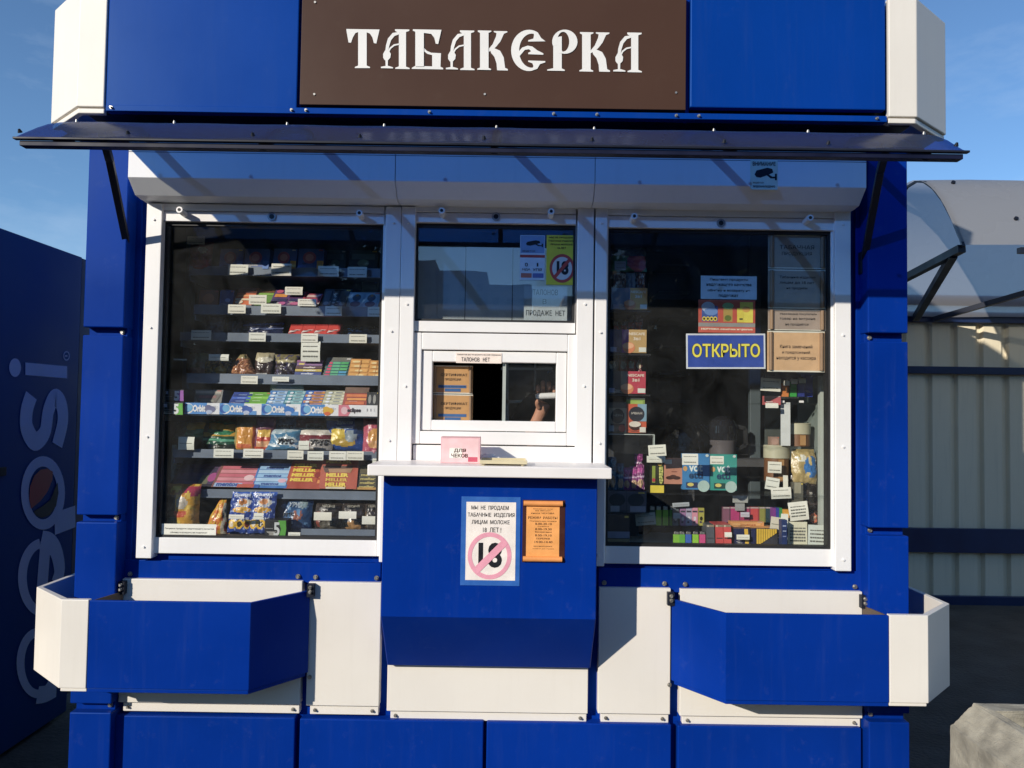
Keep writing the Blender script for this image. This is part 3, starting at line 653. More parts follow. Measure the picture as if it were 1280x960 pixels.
# ---- corrugated metal fence with blue rails
YE = 6.5
fe = thing('corrugated_fence', 'pale olive corrugated metal fence with dark blue rails', 'fence', (6, YE, 0))
FM = surf('beige_profiled_sheet', (.80, .71, .52), .5, streak=.2, streakc=(.3, .27, .2), var=.06, vscale=1.2, speck=.08, stretch=(1, 1, .3))
zt = gz(393, YE, 1210); z0 = gz(748, YE, 1210)
p = MB(); xs = []; x = 1.6; st = .218
while x < 12: xs += [(x, 0), (x+.15, 0), (x+.165, .035), (x+st-.015, .035)]; x += st
vs = [(a, YE+c, z) for a, c in xs for z in (z0, zt-.03)]
p.add(vs, [(2*i, 2*i+2, 2*i+3, 2*i+1) for i in range(len(xs)-1)], FM)
ob = p.build('corrugated_sheet', fe); sm = ob.modifiers.new('s', 'SOLIDIFY'); sm.thickness = .003
RB = surf('dark_blue_rail', (.010, .024, .085), .4, var=.1, speck=.06)
for ya, yb_ in ((391, 404), (459, 468), (660, 690), (744, 768)):
    p = MB(); p.box(1.6, 12, YE-.05, YE-.006, gz(yb_, YE, 1210), gz(ya, YE, 1210), RB); p.build('rail', fe, .003)
for x in (1.8, 5.3, 8.6):
    p = MB(); p.box(x, x+.06, YE+.045, YE+.105, 0, zt+.25, RB); p.build('post', fe, .002)
# ---- barrel vaulted shelter in front of the fence
she = thing('market_shelter', 'barrel vaulted smoky plastic shelter roof on a dark blue frame', 'shelter', (6, 5.7, 0))
SX = 2.93; PLY = translucent('smoky_polycarbonate', (.48, .48, .49), (.62, .66, .72), .55, .10, .2)
Ya, Yr, Yb2 = 5.0, 5.75, 6.42
za, zr, zf = gz(306, Ya, 1205), gz(229, Yr, 1150), gz(376, Yb2, 1200)
prof = []
for i in range(25):
    t = i/24; y = Ya+(Yb2-Ya)*t
    zz = (1-t)**2*za + 2*t*(1-t)*(zr+.72) + t*t*gz(396, Yb2, 1210)
    prof.append((y, zz))
p = MB(); nx = 24
vs = [(SX+9*i/nx, y, z+.006*math.sin(i*1.7+k*.6)) for k, (y, z) in enumerate(prof) for i in range(nx+1)]
p.add(vs, [(k*(nx+1)+i, k*(nx+1)+i+1, (k+1)*(nx+1)+i+1, (k+1)*(nx+1)+i) for k in range(24) for i in range(nx)], PLY, True)
p.build('roof_sheet', she)
for k in (2, 7): q = MB(); q.cyl((3.12+.25*(k < 5), prof[k][0], prof[k][1]), (3.12+.25*(k < 5), prof[k][0]-.012, prof[k][1]+.008), .014, DARKM, 10); q.build('fixing_washer', she)
FRM = surf('shelter_frame_steel', (.010, .014, .028), .5)
p = MB(); p.box(SX+.4, SX+9, Ya+.01, Ya+.05, za-.045, za-.008, FRM); p.build('front_beam', she)
p = MB(); p.box(1.6, SX+9, Yb2-.03, Yb2+.03, gz(382, Yb2, 1210), gz(370, Yb2, 1210), RB); p.build('rear_beam', she, .003)
for i, x in enumerate((SX+.02, SX+2.2, SX+4.4, SX+6.6)):
    p = MB(); A_ = Vector((x, Ya+.02, za-.02)); B_ = Vector((x, Yb2, zf+.0)); p.bar(A_, B_, .05, .05, FRM)
    c_ = Vector((x, Ya+.12, za-.04)); p.bar(c_, Vector((x+.43, Yb2, gz(398, Yb2, 1146))), .05, .05, FRM)
    p.build('truss', she)
    if i == 1: p = MB(); p.bar(at(1320, 355, 5.7), at(1168, 399, Yb2), .04, .04, FRM); p.build('brace', she)
    p = MB()
    for k in range(0, 24, 2): p.bar(Vector((x, prof[k][0], prof[k][1]-.012)), Vector((x, prof[k+2][0], prof[k+2][1]-.012)), .018, .014, FRM)
    p.build('arch_rib', she)
for x in (2.2, SX+4.4, SX+8.9):
    p = MB(); p.box(x-.03, x+.03, Yb2-.03, Yb2+.03, 0, zf-.02, RB); p.build('post', she)
# ---- rough concrete trough
CONC = surf('rough_pebbled_concrete', (.34, .31, .24), .9, var=.35, vscale=14, bump=.45, bscale=220, speck=1., speckc=(.17, .15, .12))
tr = MB()
tx0, ty1 = gx(1196, 2.45, 876), 2.45; tz = gz(877, 2.45, 1200)
o_ = [(tx0, ty1), (tx0+1.3, ty1), (tx0+1.3, 1.5), (tx0-.02, 1.5)]
wv = .095
i_ = [(tx0+wv, ty1-.07), (tx0+1.18, ty1-.07), (tx0+1.18, 1.6), (tx0+wv, 1.6)]
def ringv(pts, z, off=0): return [(a+(off if a < tx0+.5 else -off), c, z) for a, c in pts]
rows = [ringv(o_, 0, -.03), ringv(o_, tz-.075, -.02), ringv(o_, tz-.07, -.012), ringv(o_, tz-.004, .055), ringv(i_, tz, -.02), ringv(i_, tz-.012, 0), ringv(i_, tz-.14, .05)]
bm = bmesh.new(); R_ = [[bm.verts.new(v) for v in r] for r in rows]
for a in range(len(R_)-1):
    for i in range(4): bm.faces.new((R_[a][i], R_[a][(i+1) % 4], R_[a+1][(i+1) % 4], R_[a+1][i]))
bm.faces.new(R_[-1])
bmesh.ops.subdivide_edges(bm, edges=bm.edges[:], cuts=34, use_grid_fill=True)
for v in bm.verts: v.co += Vector([noise.noise(v.co*6+Vector((k*9, 0, 0)))*.003+noise.noise(v.co*45+Vector((k*9, 0, 0)))*.0012+noise.noise(v.co*110+Vector((k*9, 0, 0)))*.0018 for k in range(3)])
me = bpy.data.meshes.new('concrete_trough'); bm.to_mesh(me); bm.free(); me.materials.append(CONC)
ob = bpy.data.objects.new('concrete_trough', me); col.objects.link(ob); tag(ob, 'rough pebbled concrete trough standing on the asphalt in sunlight', 'trough')

# ---- stepped apartment blocks far across the road, mirrored in the middle pane
BW = surf('grey_panel_wall', (.20, .20, .20), .8, var=.1); BG = surf('dark_block_window', (.03, .035, .04), .2)
def block(label, x0, x1, y, h):
    e = thing('apartment_building', label, 'building', ((x0+x1)/2, y, 0), 'apartment blocks across the road')
    p = MB(); p.box(x0, x1, y-12, y, 0, h, BW); p.build('wall', e)
    p = MB(); p.box(x0+.2, x1-.2, y-11.5, y-.3, h+.01, h+.9, BW); p.build('roof', e)
    n = max(2, int((x1-x0)/3)); first = None
    for i in range(n):
        for k in range(5):
            xx = x0+(x1-x0)*(i+.5)/n; zz = h-3.2-k*3.1
            if first is None:
                q = MB(); q.box(xx-.7, xx+.7, y+.01, y+.05, zz, zz+1.5, BG); first = q.build('window', e); f0 = (xx, zz)
            else:
                c = first.copy(); col.objects.link(c); c.parent = e; c.location = (xx-f0[0], 0, zz-f0[1])
for a in (('tallest panel block at the left of the stepped skyline', -30, -15.6, -150, 31.5), ('broad panel block second in the stepped skyline', -15.4, -5.4, -152, 29.6), ('panel block in the middle of the stepped skyline', -5.2, 4.0, -150, 26.5), ('lowest panel block of the stepped skyline', 4.2, 9.6, -151, 22.6), ('panel block closing the stepped skyline by the trees', 9.8, 24, -149, 24.2)): block(*a)
# ---- trees across the road, seen in the panes
LEAF = surf('tree_leaves', (.035, .06, .018), .6, var=.4, vscale=1.5); BARK = surf('tree_bark', (.06, .045, .03), .9, var=.3)
rt = random.Random(3)
def tree_mesh(seed):
    r_ = random.Random(seed); t = MB()
    t.cyl((0, 0, 0), (.1, 0, 3.2), .25, BARK, 10, r2=.16)
    cl = []
    for k in range(16):
        a = r_.uniform(0, 6.28); rr_ = r_.uniform(.9, 2.6); e_ = Vector((math.cos(a)*rr_, math.sin(a)*rr_, r_.uniform(1.2, 7.2)-.3*rr_))
        t.cyl((.1, 0, max(.6, e_.z-1.4)), e_, .07, BARK, 6, r2=.03); cl.append(e_)
    c = MB(); vs = []; fs = []
    for e_ in cl+[Vector((0, 0, 7.2)), Vector((.4, .3, 5.6)), Vector((.0, .0, 3.6)), Vector((.2, .0, 1.9))]:
        rad = r_.uniform(1.0, 1.8)
        for k in range(330):
            d = Vector((r_.gauss(0, 1), r_.gauss(0, 1), r_.gauss(0, .8))).normalized()*rad*r_.random()**.45
            b_ = e_+d; s_ = r_.uniform(.10, .26); u = Vector((r_.gauss(0, 1), r_.gauss(0, 1), r_.gauss(0, 1))).normalized()*s_; v = u.cross(Vector((r_.gauss(0, 1), r_.gauss(0, 1), r_.gauss(0, 1)))).normalized()*s_
            if b_.z < .1: continue
            o0 = len(vs); vs += [b_-u, b_+v*.6, b_+u, b_-v*.6]; fs.append((o0, o0+1, o0+2, o0+3))
    c.add(vs, fs, LEAF); return t, c
# unseen hedge, added to block the bright horizon mirrored between the trunks
hq = MB(); vs = []; fs = []; r_ = random.Random(5)
for k in range(16000):
    b_ = Vector((r_.uniform(-60, 60), -38+r_.uniform(-.9, .9), 0)); b_.z = r_.uniform(.05, 2.9+.5*noise.noise((b_.x*.4, 0, 0)))
    s_ = r_.uniform(.15, .34); u = Vector((r_.gauss(0, 1), r_.gauss(0, 1), r_.gauss(0, 1))).normalized()*s_; v = u.cross(Vector((r_.gauss(0, 1), r_.gauss(0, 1), r_.gauss(0, 1)))).normalized()*s_
    o0 = len(vs); vs += [b_-u, b_+v*.6, b_+u, b_-v*.6]; fs.append((o0, o0+1, o0+2, o0+3))
hq.add(vs, fs, LEAF); hq.box(-60, 60, -38.2, -37.8, 0, 2.6, LEAF); ho = hq.build('hedge'); tag(ho, 'long dark added hedge behind the trees across the road', 'hedge')
protos = []
spots = [(-14.5, -22, 1.5), (-10.2, -24, 1.4), (-8.4, -22, 1.3), (7.0, -23, 1.1), (10.4, -22, 1.35), (15, -23, 1.5), (-11.5, -29, 1.6), (9.0, -28, 1.5), (13.5, -29, 1.6)]
desc = ['outermost tree of the row mirrored by the left display window', 'tall leafy tree mirrored in the middle of the left display window', 'rounded tree beside the open gap, mirrored near the first mullion',
        'medium tree just right of the open gap, mirrored near the second mullion', 'leafy tree mirrored in the middle of the right display window', 'outermost tree of the row mirrored by the right display window', 'tree of the rear row behind the left display window reflections', 'tree of the rear row nearest the open gap on the fence side', 'outer tree of the rear row on the fence side']
for i, (x, y, s_) in enumerate(spots):
    e = thing('tree', desc[i], 'tree', (x, y, 0), 'trees across the road')
    if i < 2:
        t, c = tree_mesh(11+i)
        a = t.build('trunk', e); c_ = c.build('crown', e)
        for q_ in (a, c_):
            q_.data.transform(Matrix.Translation((x, y, 0)))
        protos.append((a, c_))
    else:
        for q_ in protos[i % 2]:
            n_ = q_.copy(); col.objects.link(n_); n_.parent = e
    e.scale = (s_*1.15, s_*1.15, s_); e.rotation_euler.z = i*1.3

# ------------------------------------------------------------------ the seller behind the service window
def skin(name, joints, edges, m, parent, sub=2):
    me = bpy.data.meshes.new(name); me.from_pydata([j[0] for j in joints], edges, []); ob = bpy.data.objects.new(name, me); col.objects.link(ob)
    sk = ob.modifiers.new('skin', 'SKIN')
    for i, j in enumerate(joints):
        r_ = j[1] if isinstance(j[1], tuple) else (j[1], j[1]); me.skin_vertices[0].data[i].radius = r_
    me.skin_vertices[0].data[0].use_root = True
    if sub: s_ = ob.modifiers.new('sub', 'SUBSURF'); s_.levels = sub; s_.render_levels = sub
    me.materials.append(m); dg = bpy.context.evaluated_depsgraph_get(); m2 = bpy.data.meshes.new_from_object(ob.evaluated_get(dg))
    bpy.data.objects.remove(ob); m2.materials.clear(); m2.materials.append(m)
    for f in m2.polygons: f.use_smooth = True
    return m2
SKIN = surf('skin', (.44, .22, .14), .5, var=.08, vscale=20, bump=.15, bscale=120)
COAT = surf('black_jacket', (.006, .006, .007), .9, spec=.08, var=.2); HAIR = surf('dark_hair', (.014, .010, .008), .6, var=.3)
YH = 2.98
hp = lambda px, py, y: at(px, py, y)
pe = thing('person', 'person in dark jacket holding a white pen behind the service window', 'person', (.38, 3.4, .15))
def join_meshes(name, ms, parent):
    bm = bmesh.new()
    for m_ in ms: bm.from_mesh(m_)
    me = bpy.data.meshes.new(name); bm.to_mesh(me); bm.free(); me.materials.append(ms[0].materials[0])
    me.transform(Matrix.Translation(-gloc(parent)))
    ob = bpy.data.objects.new(name, me); col.objects.link(ob); ob.parent = parent
    for f in me.polygons: f.use_smooth = True
    return ob
sx, sy = .40, 3.42
J = [((sx, sy, 1.02), .13), ((sx, sy, 1.25), (.15, .12)), ((sx, sy-.02, 1.43), (.13, .10)), ((sx, sy-.02, 1.52), .052), ((sx+.02, sy-.05, 1.60), (.075, .085)), ((sx+.02, sy-.05, 1.72), (.07, .08)),
     ((sx-.17, sy-.03, 1.42), .055), ((.19, 3.22, 1.36), .045), (tuple(hp(662, 548, 3.03)), .034), (tuple(hp(674, 520, 3.0)), (.024, .020)), (tuple(hp(682, 502, 2.985)), (.030, .014)),
     ((sx+.17, sy-.02, 1.42), .055), ((sx+.24, sy-.06, 1.18), .045), ((sx+.12, sy-.28, 1.08), .035),
     ((sx-.10, sy+.02, .92), .085), ((sx-.12, sy-.30, .75), .065), ((sx-.12, sy-.30, .30), .045), ((sx+.10, sy+.02, .92), .085), ((sx+.12, sy-.30, .75), .065), ((sx+.12, sy-.30, .30), .045)]
E_ = [(0, 1), (1, 2), (2, 3), (3, 4), (4, 5), (2, 6), (6, 7), (7, 8), (8, 9), (9, 10), (2, 11), (11, 12), (12, 13), (0, 14), (14, 15), (15, 16), (0, 17), (17, 18), (18, 19)]
ms = [skin('b', J, E_, SKIN, pe)]
palm = hp(682, 502, 2.985)
for k, (dx, hgt) in enumerate(((-10, 478), (-3.5, 473), (4, 474), (10.5, 479))):     # four unequal fingers bent over the pen
    a = hp(682+dx*.7, 500, 2.985); b_ = hp(682+dx, 489, 2.982); c = hp(682+dx, hgt+4, 2.972); d = hp(682+dx+.5, hgt+5, 2.960); f_ = hp(682+dx+.5, hgt+13, 2.952)
    ms.append(skin('f', [(tuple(a), .010), (tuple(b_), .0098), (tuple(c), .0092), (tuple(d), .0088), (tuple(f_), .0075)], [(0, 1), (1, 2), (2, 3), (3, 4)], SKIN, pe))
ms.append(skin('t', [(tuple(hp(675, 512, 2.985)), .012), (tuple(hp(671, 503, 2.965)), .011), (tuple(hp(677, 497, 2.950)), .009)], [(0, 1), (1, 2)], SKIN, pe))
hb = hp(679, 497, 2.98)
join_meshes('body', ms, pe)
Jc = [(J[0][0], .15), (J[1][0], (.17, .14)), (J[2][0], (.145, .115)), (J[6][0], .07), (J[7][0], .062), (tuple(hp(652, 556, 3.06)), .05), (J[11][0], .07), (J[12][0], .06), (J[13][0], .05)]
jm = skin('j', Jc, [(0, 1), (1, 2), (2, 3), (3, 4), (4, 5), (2, 6), (6, 7), (7, 8)], COAT, pe)
sl = skin('s', [(tuple(hp(650, 575, 3.14)), .07), (tuple(hp(655, 540, 3.14)), .085), (tuple(hp(664, 512, 3.15)), .065), (tuple(hp(676, 492, 3.16)), .04)], [(0, 1), (1, 2), (2, 3)], COAT, pe)
join_meshes('jacket', [jm, sl], pe)
hm = skin('h', [((sx+.02, sy-.0, 1.62), .06), ((sx+.02, sy-.02, 1.72), (.085, .085)), ((sx+.02, sy-.04, 1.77), .07)], [(0, 1), (1, 2)], HAIR, pe); join_meshes('hair', [hm], pe)
fm = skin('n', [((sx+.02, sy-.135, 1.665), .012), ((sx+.02, sy-.145, 1.64), .015)], [(0, 1)], SKIN, pe, 1); nose = join_meshes('nose', [fm], pe)
for s_ in (-1, 1): q = MB(); q.cyl((sx+.02+s_*.03, sy-.122, 1.672), (sx+.02+s_*.03, sy-.134, 1.672), .011, ink('1a1210'), 10); q.build('eye', pe)
q = MB(); q.box(sx-.005, sx+.045, sy-.138, sy-.12, 1.612, 1.618, ink('7a3a34')); q.build('mouth', pe)
p = MB(); a, c = hp(671.5, 495.5, 2.944), hp(712, 494, 2.940); p.cyl(a, c, .0125, surf('white_plastic', (.78, .78, .76), .35), 16); p.cyl(a, a+(a-c).normalized()*.006, .0125, surf('white_plastic', (.78, .78, .76), .35), 16, r2=.006)
o_ = p.build('pen'); tag(o_, 'thick white pen held in the hand behind the service window', 'pen')
# thin white rack seen behind the sliding pane
p = MB(); WR = surf('white_rack_rod', (.75, .78, .76), .4); Yk = 3.30
for a in ((626, 461, 690, 461, .010), (669, 452, 669, 488, .008), (628, 502, 656, 502, .012), (634, 440, 634, 545, .012)):
    p.bar(at(a[0], a[1], Yk), at(a[2], a[3], Yk), a[4], a[4], WR, up=(0, 1, 0))
c = at(640, 461, Yk)
p.bar(at(634, 545, Yk), (at(634, 545, Yk).x, Yk, .15), .012, .012, WR, up=(0, 1, 0)); p.bar(at(690, 461, Yk), at(690, 461, Yk)+Vector((0, .3, 0)), .008, .008, WR)
o_ = p.build('wire_rack'); tag(o_, 'thin white rod rack in the dark behind the seller', 'rack')
# ================================================================== goods behind the glass
def ink(h, rough=.42, foil=0):
    k = 'goods_%s_%d_%d' % (h, int(rough*100), foil)
    c3 = hexc(h); g3 = sum(c3)/3
    return surf(k, tuple(min(.8, (.86*(c*.92+g3*.08)**.88)) for c in c3), rough, var=.08, vscale=25, bump=.35 if foil else 0., bscale=60)
def near(rect, Y):                     # both racks stand close to their panes
    return max(2.806, Y-.07) if rect[2] < 482 else Y-.105 if 750 < rect[0] and rect[2] <= 811 else Y
def decals(p, fn, w, h, items, off=.0003):
    """paint flat shapes and words on a front; fn(u, v, k) gives the point, v from the top"""
    for k, it in enumerate(items):
        kind = it[0]; d = off*(k+1)
        if kind == 'r':
            _, u0, v0, u1, v1, c = it; p.add([fn(u0, v1, d), fn(u1, v1, d), fn(u1, v0, d), fn(u0, v0, d)], [(0, 1, 2, 3)], ink(c))
        elif kind == 'p':
            _, pts, c = it; p.add([fn(u, v, d) for u, v in pts], [tuple(range(len(pts)))], ink(c))
        elif kind == 'e':
            _, uc, vc, ru, rv, c = it; n = 18
            p.add([fn(uc+ru*math.cos(2*math.pi*i/n), vc+rv*math.sin(2*math.pi*i/n), d) for i in range(n)], [tuple(range(n))], ink(c))
        elif kind == 't':
            u0, v0, u1, v1, s, c = it[1:7]; bold = it[7] if len(it) > 7 else .03
            vs, fs, asp = text_geo(s, bold); p.add([fn(u0+(u1-u0)*a, v1-(v1-v0)*b_, d) for a, b_ in vs], fs, ink(c))
GN = {}
def pack(name, label, cat, rect, Y, base, items=(), depth=.06, tilt=0., skew=0., group=None, rough=.4, bev=.0015):
    """carton standing with its printed front to the street; tilt leans the front back (degrees)"""
    Y = near(rect, Y); x0, x1, z0, z1 = rc(*rect, Y); w, h = x1-x0, (z1-z0)/math.cos(R(tilt))
    e = Vector((x0, Y, z0)); st, ct = math.sin(R(tilt)), math.cos(R(tilt)); sk = math.tan(R(skew))
    def fn(u, v, d): t = (1-v)*h; return (e.x+u*w+sk*t, e.y+t*st-d*ct, e.z+t*ct-d*-st*0)
    p = MB(); m = ink(base, rough)
    f = [fn(0, 1, 0), fn(1, 1, 0), fn(1, 0, 0), fn(0, 0, 0)]; bk = [(a, b_+depth*ct, c-depth*st*.0) for a, b_, c in f]
    p.add(f+bk, [(0, 1, 2, 3), (5, 4, 7, 6), (4, 0, 3, 7), (1, 5, 6, 2), (3, 2, 6, 7), (4, 5, 1, 0)], m)
    rr = random.Random(label); extra = []
    if w > .03 and name not in ('box_lid', 'booklet', 'cigarette_case', 'wet_wipe_pack', 'battery_pack', 'caramel_box', 'candy_stick_box'):         # small print
        cc = rr.choice(('e6e2d4', '2a2a30', 'c8c4b8', '3c3a44')); v = rr.uniform(.66, .84)
        for k in range(rr.randint(3, 6)):
            u = rr.uniform(.06, .3); extra.append(('r', u, v, min(.94, u+rr.uniform(.12, .5)), v+.016, cc)); v += .036
        extra.append(('r', .80, .04, .95, .10, rr.choice(('d8d4c8', 'c84a3a', 'e0c040', '3a64b0'))))
    decals(p, fn, w, h, extra+list(items))
    o = p.build(name); tag(o, label, cat, group); return o
def bag(name, label, cat, rect, Y, base, items=(), bulge=.022, shape='pillow', seed=1, group=None, tilt=8., lean=0., rough=.28, nu=22, nv=26):
    Y = near(rect, Y); x0, x1, z0, z1 = rc(*rect, Y); w, h = x1-x0, z1-z0; tt = math.tan(R(tilt)); sk = math.tan(R(lean))
    def outline(u, v):
        k = 1.
        if shape == 'tri': k = .18+.82*(v**.8)
        elif shape == 'sack': k = .55+.45*math.sin(math.pi*min(1, .18+.6*v))**.7
        elif shape == 'pillow': k = 1-.06*math.sin(math.pi*v)
        return k
    def S(u, v, d, side=1):
        k = outline(u, v); uu = .5+(u-.5)*k
        prof_ = max(0, 1-abs(2*u-1)**3)*max(0, 1-abs(2*v-1)**4)**.8
        nn = noise.noise((u*5+seed*3.1, v*5, seed))*.0045 + noise.noise((u*13+seed, v*13, 2.))*.002
        edge = .004*noise.noise((u*4, v*6+seed, 7.))
        z = z1-v*h+edge*.6; y = Y+.025+(1-v)*h*tt
        return (x0+uu*w+edge+sk*(1-v)*h, y-side*(bulge*prof_+nn*(.4+prof_))-d, z)
    p = MB(); solids = [it for it in items if it[0] != 't']; txt = [it for it in items if it[0] == 't']
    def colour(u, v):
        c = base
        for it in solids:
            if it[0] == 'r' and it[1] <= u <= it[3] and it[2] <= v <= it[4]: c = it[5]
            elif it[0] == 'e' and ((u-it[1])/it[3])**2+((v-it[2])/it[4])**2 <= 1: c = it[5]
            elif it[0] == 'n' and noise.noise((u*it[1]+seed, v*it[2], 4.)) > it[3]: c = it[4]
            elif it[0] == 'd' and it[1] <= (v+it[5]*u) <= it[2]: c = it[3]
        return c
    fv = [S(i/nu, j/nv, 0) for j in range(nv+1) for i in range(nu+1)]; bv = [S(i/nu, j/nv, 0, -.55) for j in range(nv+1) for i in range(nu+1)]
    o0 = len(p.v); p.v += fv+bv; q = (nu+1)*(nv+1)
    for j in range(nv):
        for i in range(nu):
            a = j*(nu+1)+i; c = ink(colour((i+.5)/nu, (j+.5)/nv), rough, 1)
            p.f.append((o0+a, o0+a+nu+1, o0+a+nu+2, o0+a+1)); p.m.append(p.mi(c)); p.smooth.append(True)
            p.f.append((o0+q+a, o0+q+a+1, o0+q+a+nu+2, o0+q+a+nu+1)); p.m.append(p.mi(ink(base, rough, 1))); p.smooth.append(True)
    decals(p, lambda u, v, d: S(u, v, d+.002), w, h, txt)
    o = p.build(name); tag(o, label, cat, group); return o
TAGC = ['ece9d4', 'e9ead9', 'f0eedd']
def card(rect, Y, label, name='price_tag', rot=0., bend=.004, c=None, group='price tags', n_lines=2, tint=0):
    Y = near(rect, Y); x0, x1, z0, z1 = rc(*rect, Y); p = MB(); w, h = x1-x0, z1-z0; m = ink(c or TAGC[len(LABELS) % 3], .6)
    rr = random.Random(len(LABELS)); nv = 6
    bend *= .28; S = lambda u, v: (x0+u*w, Y-.008-bend*math.sin(math.pi*v)*(.4+.6*u)+.002*(1-v), z1-v*h)
    vs = [S(u, j/nv) for j in range(nv+1) for u in (0, .5, 1)]
    p.add(vs, [(j*3+i, j*3+3+i, j*3+4+i, j*3+1+i) for j in range(nv) for i in (0, 1)], m, False)
    for k in range(n_lines):
        v = .25+.5*k/max(1, n_lines-1) if n_lines > 1 else .5; u = .10
        while u < .86:
            l = rr.uniform(.04, .14); u1 = min(.9, u+l); hh = .022 if k == 0 else .035
            a, b_, c_, d_ = S(u, v+hh), S(u1, v+hh), S(u1, v-hh), S(u, v-hh); p.quad(*[(t[0], t[1]-.0012, t[2]) for t in (a, b_, c_, d_)], ink('66665c', .7)); u = u1+rr.uniform(.012, .035)
    o = p.build(name); sm = o.modifiers.new('s', 'SOLIDIFY'); sm.thickness = .0006; sm.offset = 1
    if rot:
        c0 = Vector(((x0+x1)/2, Y, (z0+z1)/2)); o.matrix_world = Matrix.Translation(c0) @ Matrix.Rotation(R(rot), 4, 'Y') @ Matrix.Translation(-c0) @ o.matrix_basis
    tag(o, label, 'price tag', group); return o

# ---- left display rack
rk = thing('display_rack', 'tall slate grey metal shelving behind the left window', 'rack', (-.85, 3.0, .15))
SHV = [(332, 345, 236, 478, 3.04), (380, 394, 242, 478, 3.03), (415, 427, 225, 478, 3.02), (466, 480, 233, 478, 3.00), (506, 520, 203, 474, 2.90), (561, 573, 216, 474, 2.93), (611, 623, 240, 474, 2.95), (660, 671, 375, 474, 2.92)]
for ya, yb_, xa, xb, Y in SHV:
    Y -= .07; p = MB(); x0, x1, z0, z1 = rc(xa, ya, xb, yb_, Y); h = z1-z0; zs = z0+h*.15
    p.box(x0, x1, Y, Y+.006, z0, z1-h*.15, SHELFM); p.box(x0, x1, Y-.004, Y+.008, z0-.002, z0+.003, SHELFM)
    p.box(x0+.002, x1, Y+.006, 3.32, zs-.006, zs, SHELFM)
    p.box(x0, x0+.006, Y+.006, 3.30, zs-.03, zs-.006, SHELFM)
    p.build('shelf', rk, .001)
xl, xr = gx(206, 3.0, 480), gx(490, 3.0, 480)
p = MB(); p.box(xl-.06, xr, 3.325, 3.34, .15, 2.45, surf('dark_rack_back', (.045, .048, .055), .6)); p.build('back_panel', rk)
for x in (xl-.055, xr-.03):
    p = MB(); p.box(x, x+.03, 3.28, 3.322, .15, 2.45, SHELFM); p.build('upright', rk, .002)
p = MB(); x0 = gx(213, 2.9, 600); p.box(x0-.012, x0, 2.93, 2.95, gz(628, 2.93), gz(562, 2.93), PALE); p.box(x0-.004, x0+.006, 2.93, 3.28, gz(592, 2.93), gz(588, 2.93), PALE); p.build('side_bracket', rk)
p = MB(); p.box(gx(211, 2.83, 500), gx(227, 2.83, 500), 2.86, 2.865, gz(456, 2.86), gz(454.3, 2.86), PALE); p.build('shelf_edge', rk)

DK = '16203c'
# first shelf
for k, (a, c) in enumerate(((274, 303), (305, 336), (341, 370), (372, 404))):
    pack('chocolate_box', ['navy chocolate box with red disc at the left end of the top shelf', 'navy chocolate box with red disc between the first and third on the top shelf', 'navy chocolate box with pinkish disc behind a sunlit tag on the top shelf', 'navy chocolate box with yellow corner right of its three twins on the top shelf'][k],
         'box', (a, 310, c, 336), 3.04, '3c58a0', [('e', .45, .45, .26, .3, 'b05058'), ('e', .45, .45, .16, .18, 'd89080'), ('r', .75, .6, 1, 1, '4a7ac8' if k < 2 else 'e0a830')], .12, tilt=10, group='chocolate boxes on the top shelf')
bag('candy_packet', 'dark red candy packet hanging at the far left of the top shelf', 'packet', (232, 300, 262, 336), 3.02, '78282e', [('e', .6, .3, .2, .12, 'c8cab8'), ('r', .2, .65, .9, .9, 'a03038')], .014, seed=4)
card((235, 296, 257, 306), 3.02, 'cream price tag on the hanging dark red candy packet')
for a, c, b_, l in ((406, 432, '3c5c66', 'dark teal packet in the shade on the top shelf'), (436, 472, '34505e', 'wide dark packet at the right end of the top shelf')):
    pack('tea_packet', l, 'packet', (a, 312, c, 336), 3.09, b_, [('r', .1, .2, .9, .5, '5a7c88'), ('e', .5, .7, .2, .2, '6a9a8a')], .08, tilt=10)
card((286, 331, 311, 344), 3.03, 'cream price tag striped by a shadow under the navy chocolate boxes'); card((340, 330, 365, 345), 3.03, 'cream price tag with one shaded corner under the third navy chocolate box', bend=.008)
card((398, 333, 424, 346), 3.03, 'shaded price tag under the dark teal packet on the top shelf'); card((435, 334, 459, 347), 3.03, 'shaded price tag at the right end of the top shelf')
# second shelf
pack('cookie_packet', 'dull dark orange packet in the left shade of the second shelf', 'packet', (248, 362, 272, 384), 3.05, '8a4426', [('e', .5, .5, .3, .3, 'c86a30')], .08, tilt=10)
pack('cookie_packet', 'dark navy packet with a pale glint on the second shelf', 'packet', (274, 362, 291, 384), 3.05, '2c4688', [('e', .6, .6, .2, .12, '8aa8e0')], .08, tilt=10)  # the pale ellipse is a glint painted on the front
def bars(base, c2, n, cap=None, txt=None, tc='f4e9c8'):     # a tray of stacked bars seen end on
    it = []
    for k in range(n):
        v0, v1 = k/n, (k+1)/n-.03; it.append(('r', .02, v0, .98, v1, base if k % 2 == 0 or not c2 else c2))
        if txt: it.append(('t', .14, v0+.15/n, .72, v1-.12/n, txt, tc, .04))
    return it
pack('wafer_tray', 'orange wafer tray with a slanted end on the second shelf', 'sweets', (290, 358, 314, 382), 3.05, 'd8622a', [('r', 0, 0, 1, .3, '5a2a1a'), ('d', 0, 0, 0, 0, 'f') if 0 else ('r', .1, .4, .9, .5, 'f0a060'), ('r', .05, .6, .8, .7, 'e8d8b0'), ('e', .3, .8, .2, .1, 'f4e0c0')], .10, tilt=25, skew=12)
pack('wafer_tray', 'green topped wafer tray half hidden by a cream tag on the second shelf', 'sweets', (312, 360, 337, 382), 3.06, '5a8a2c', [('r', 0, 0, 1, .2, '7a4a20'), ('r', 0, .25, 1, .35, '8ab83c')], .10, tilt=25, skew=10)
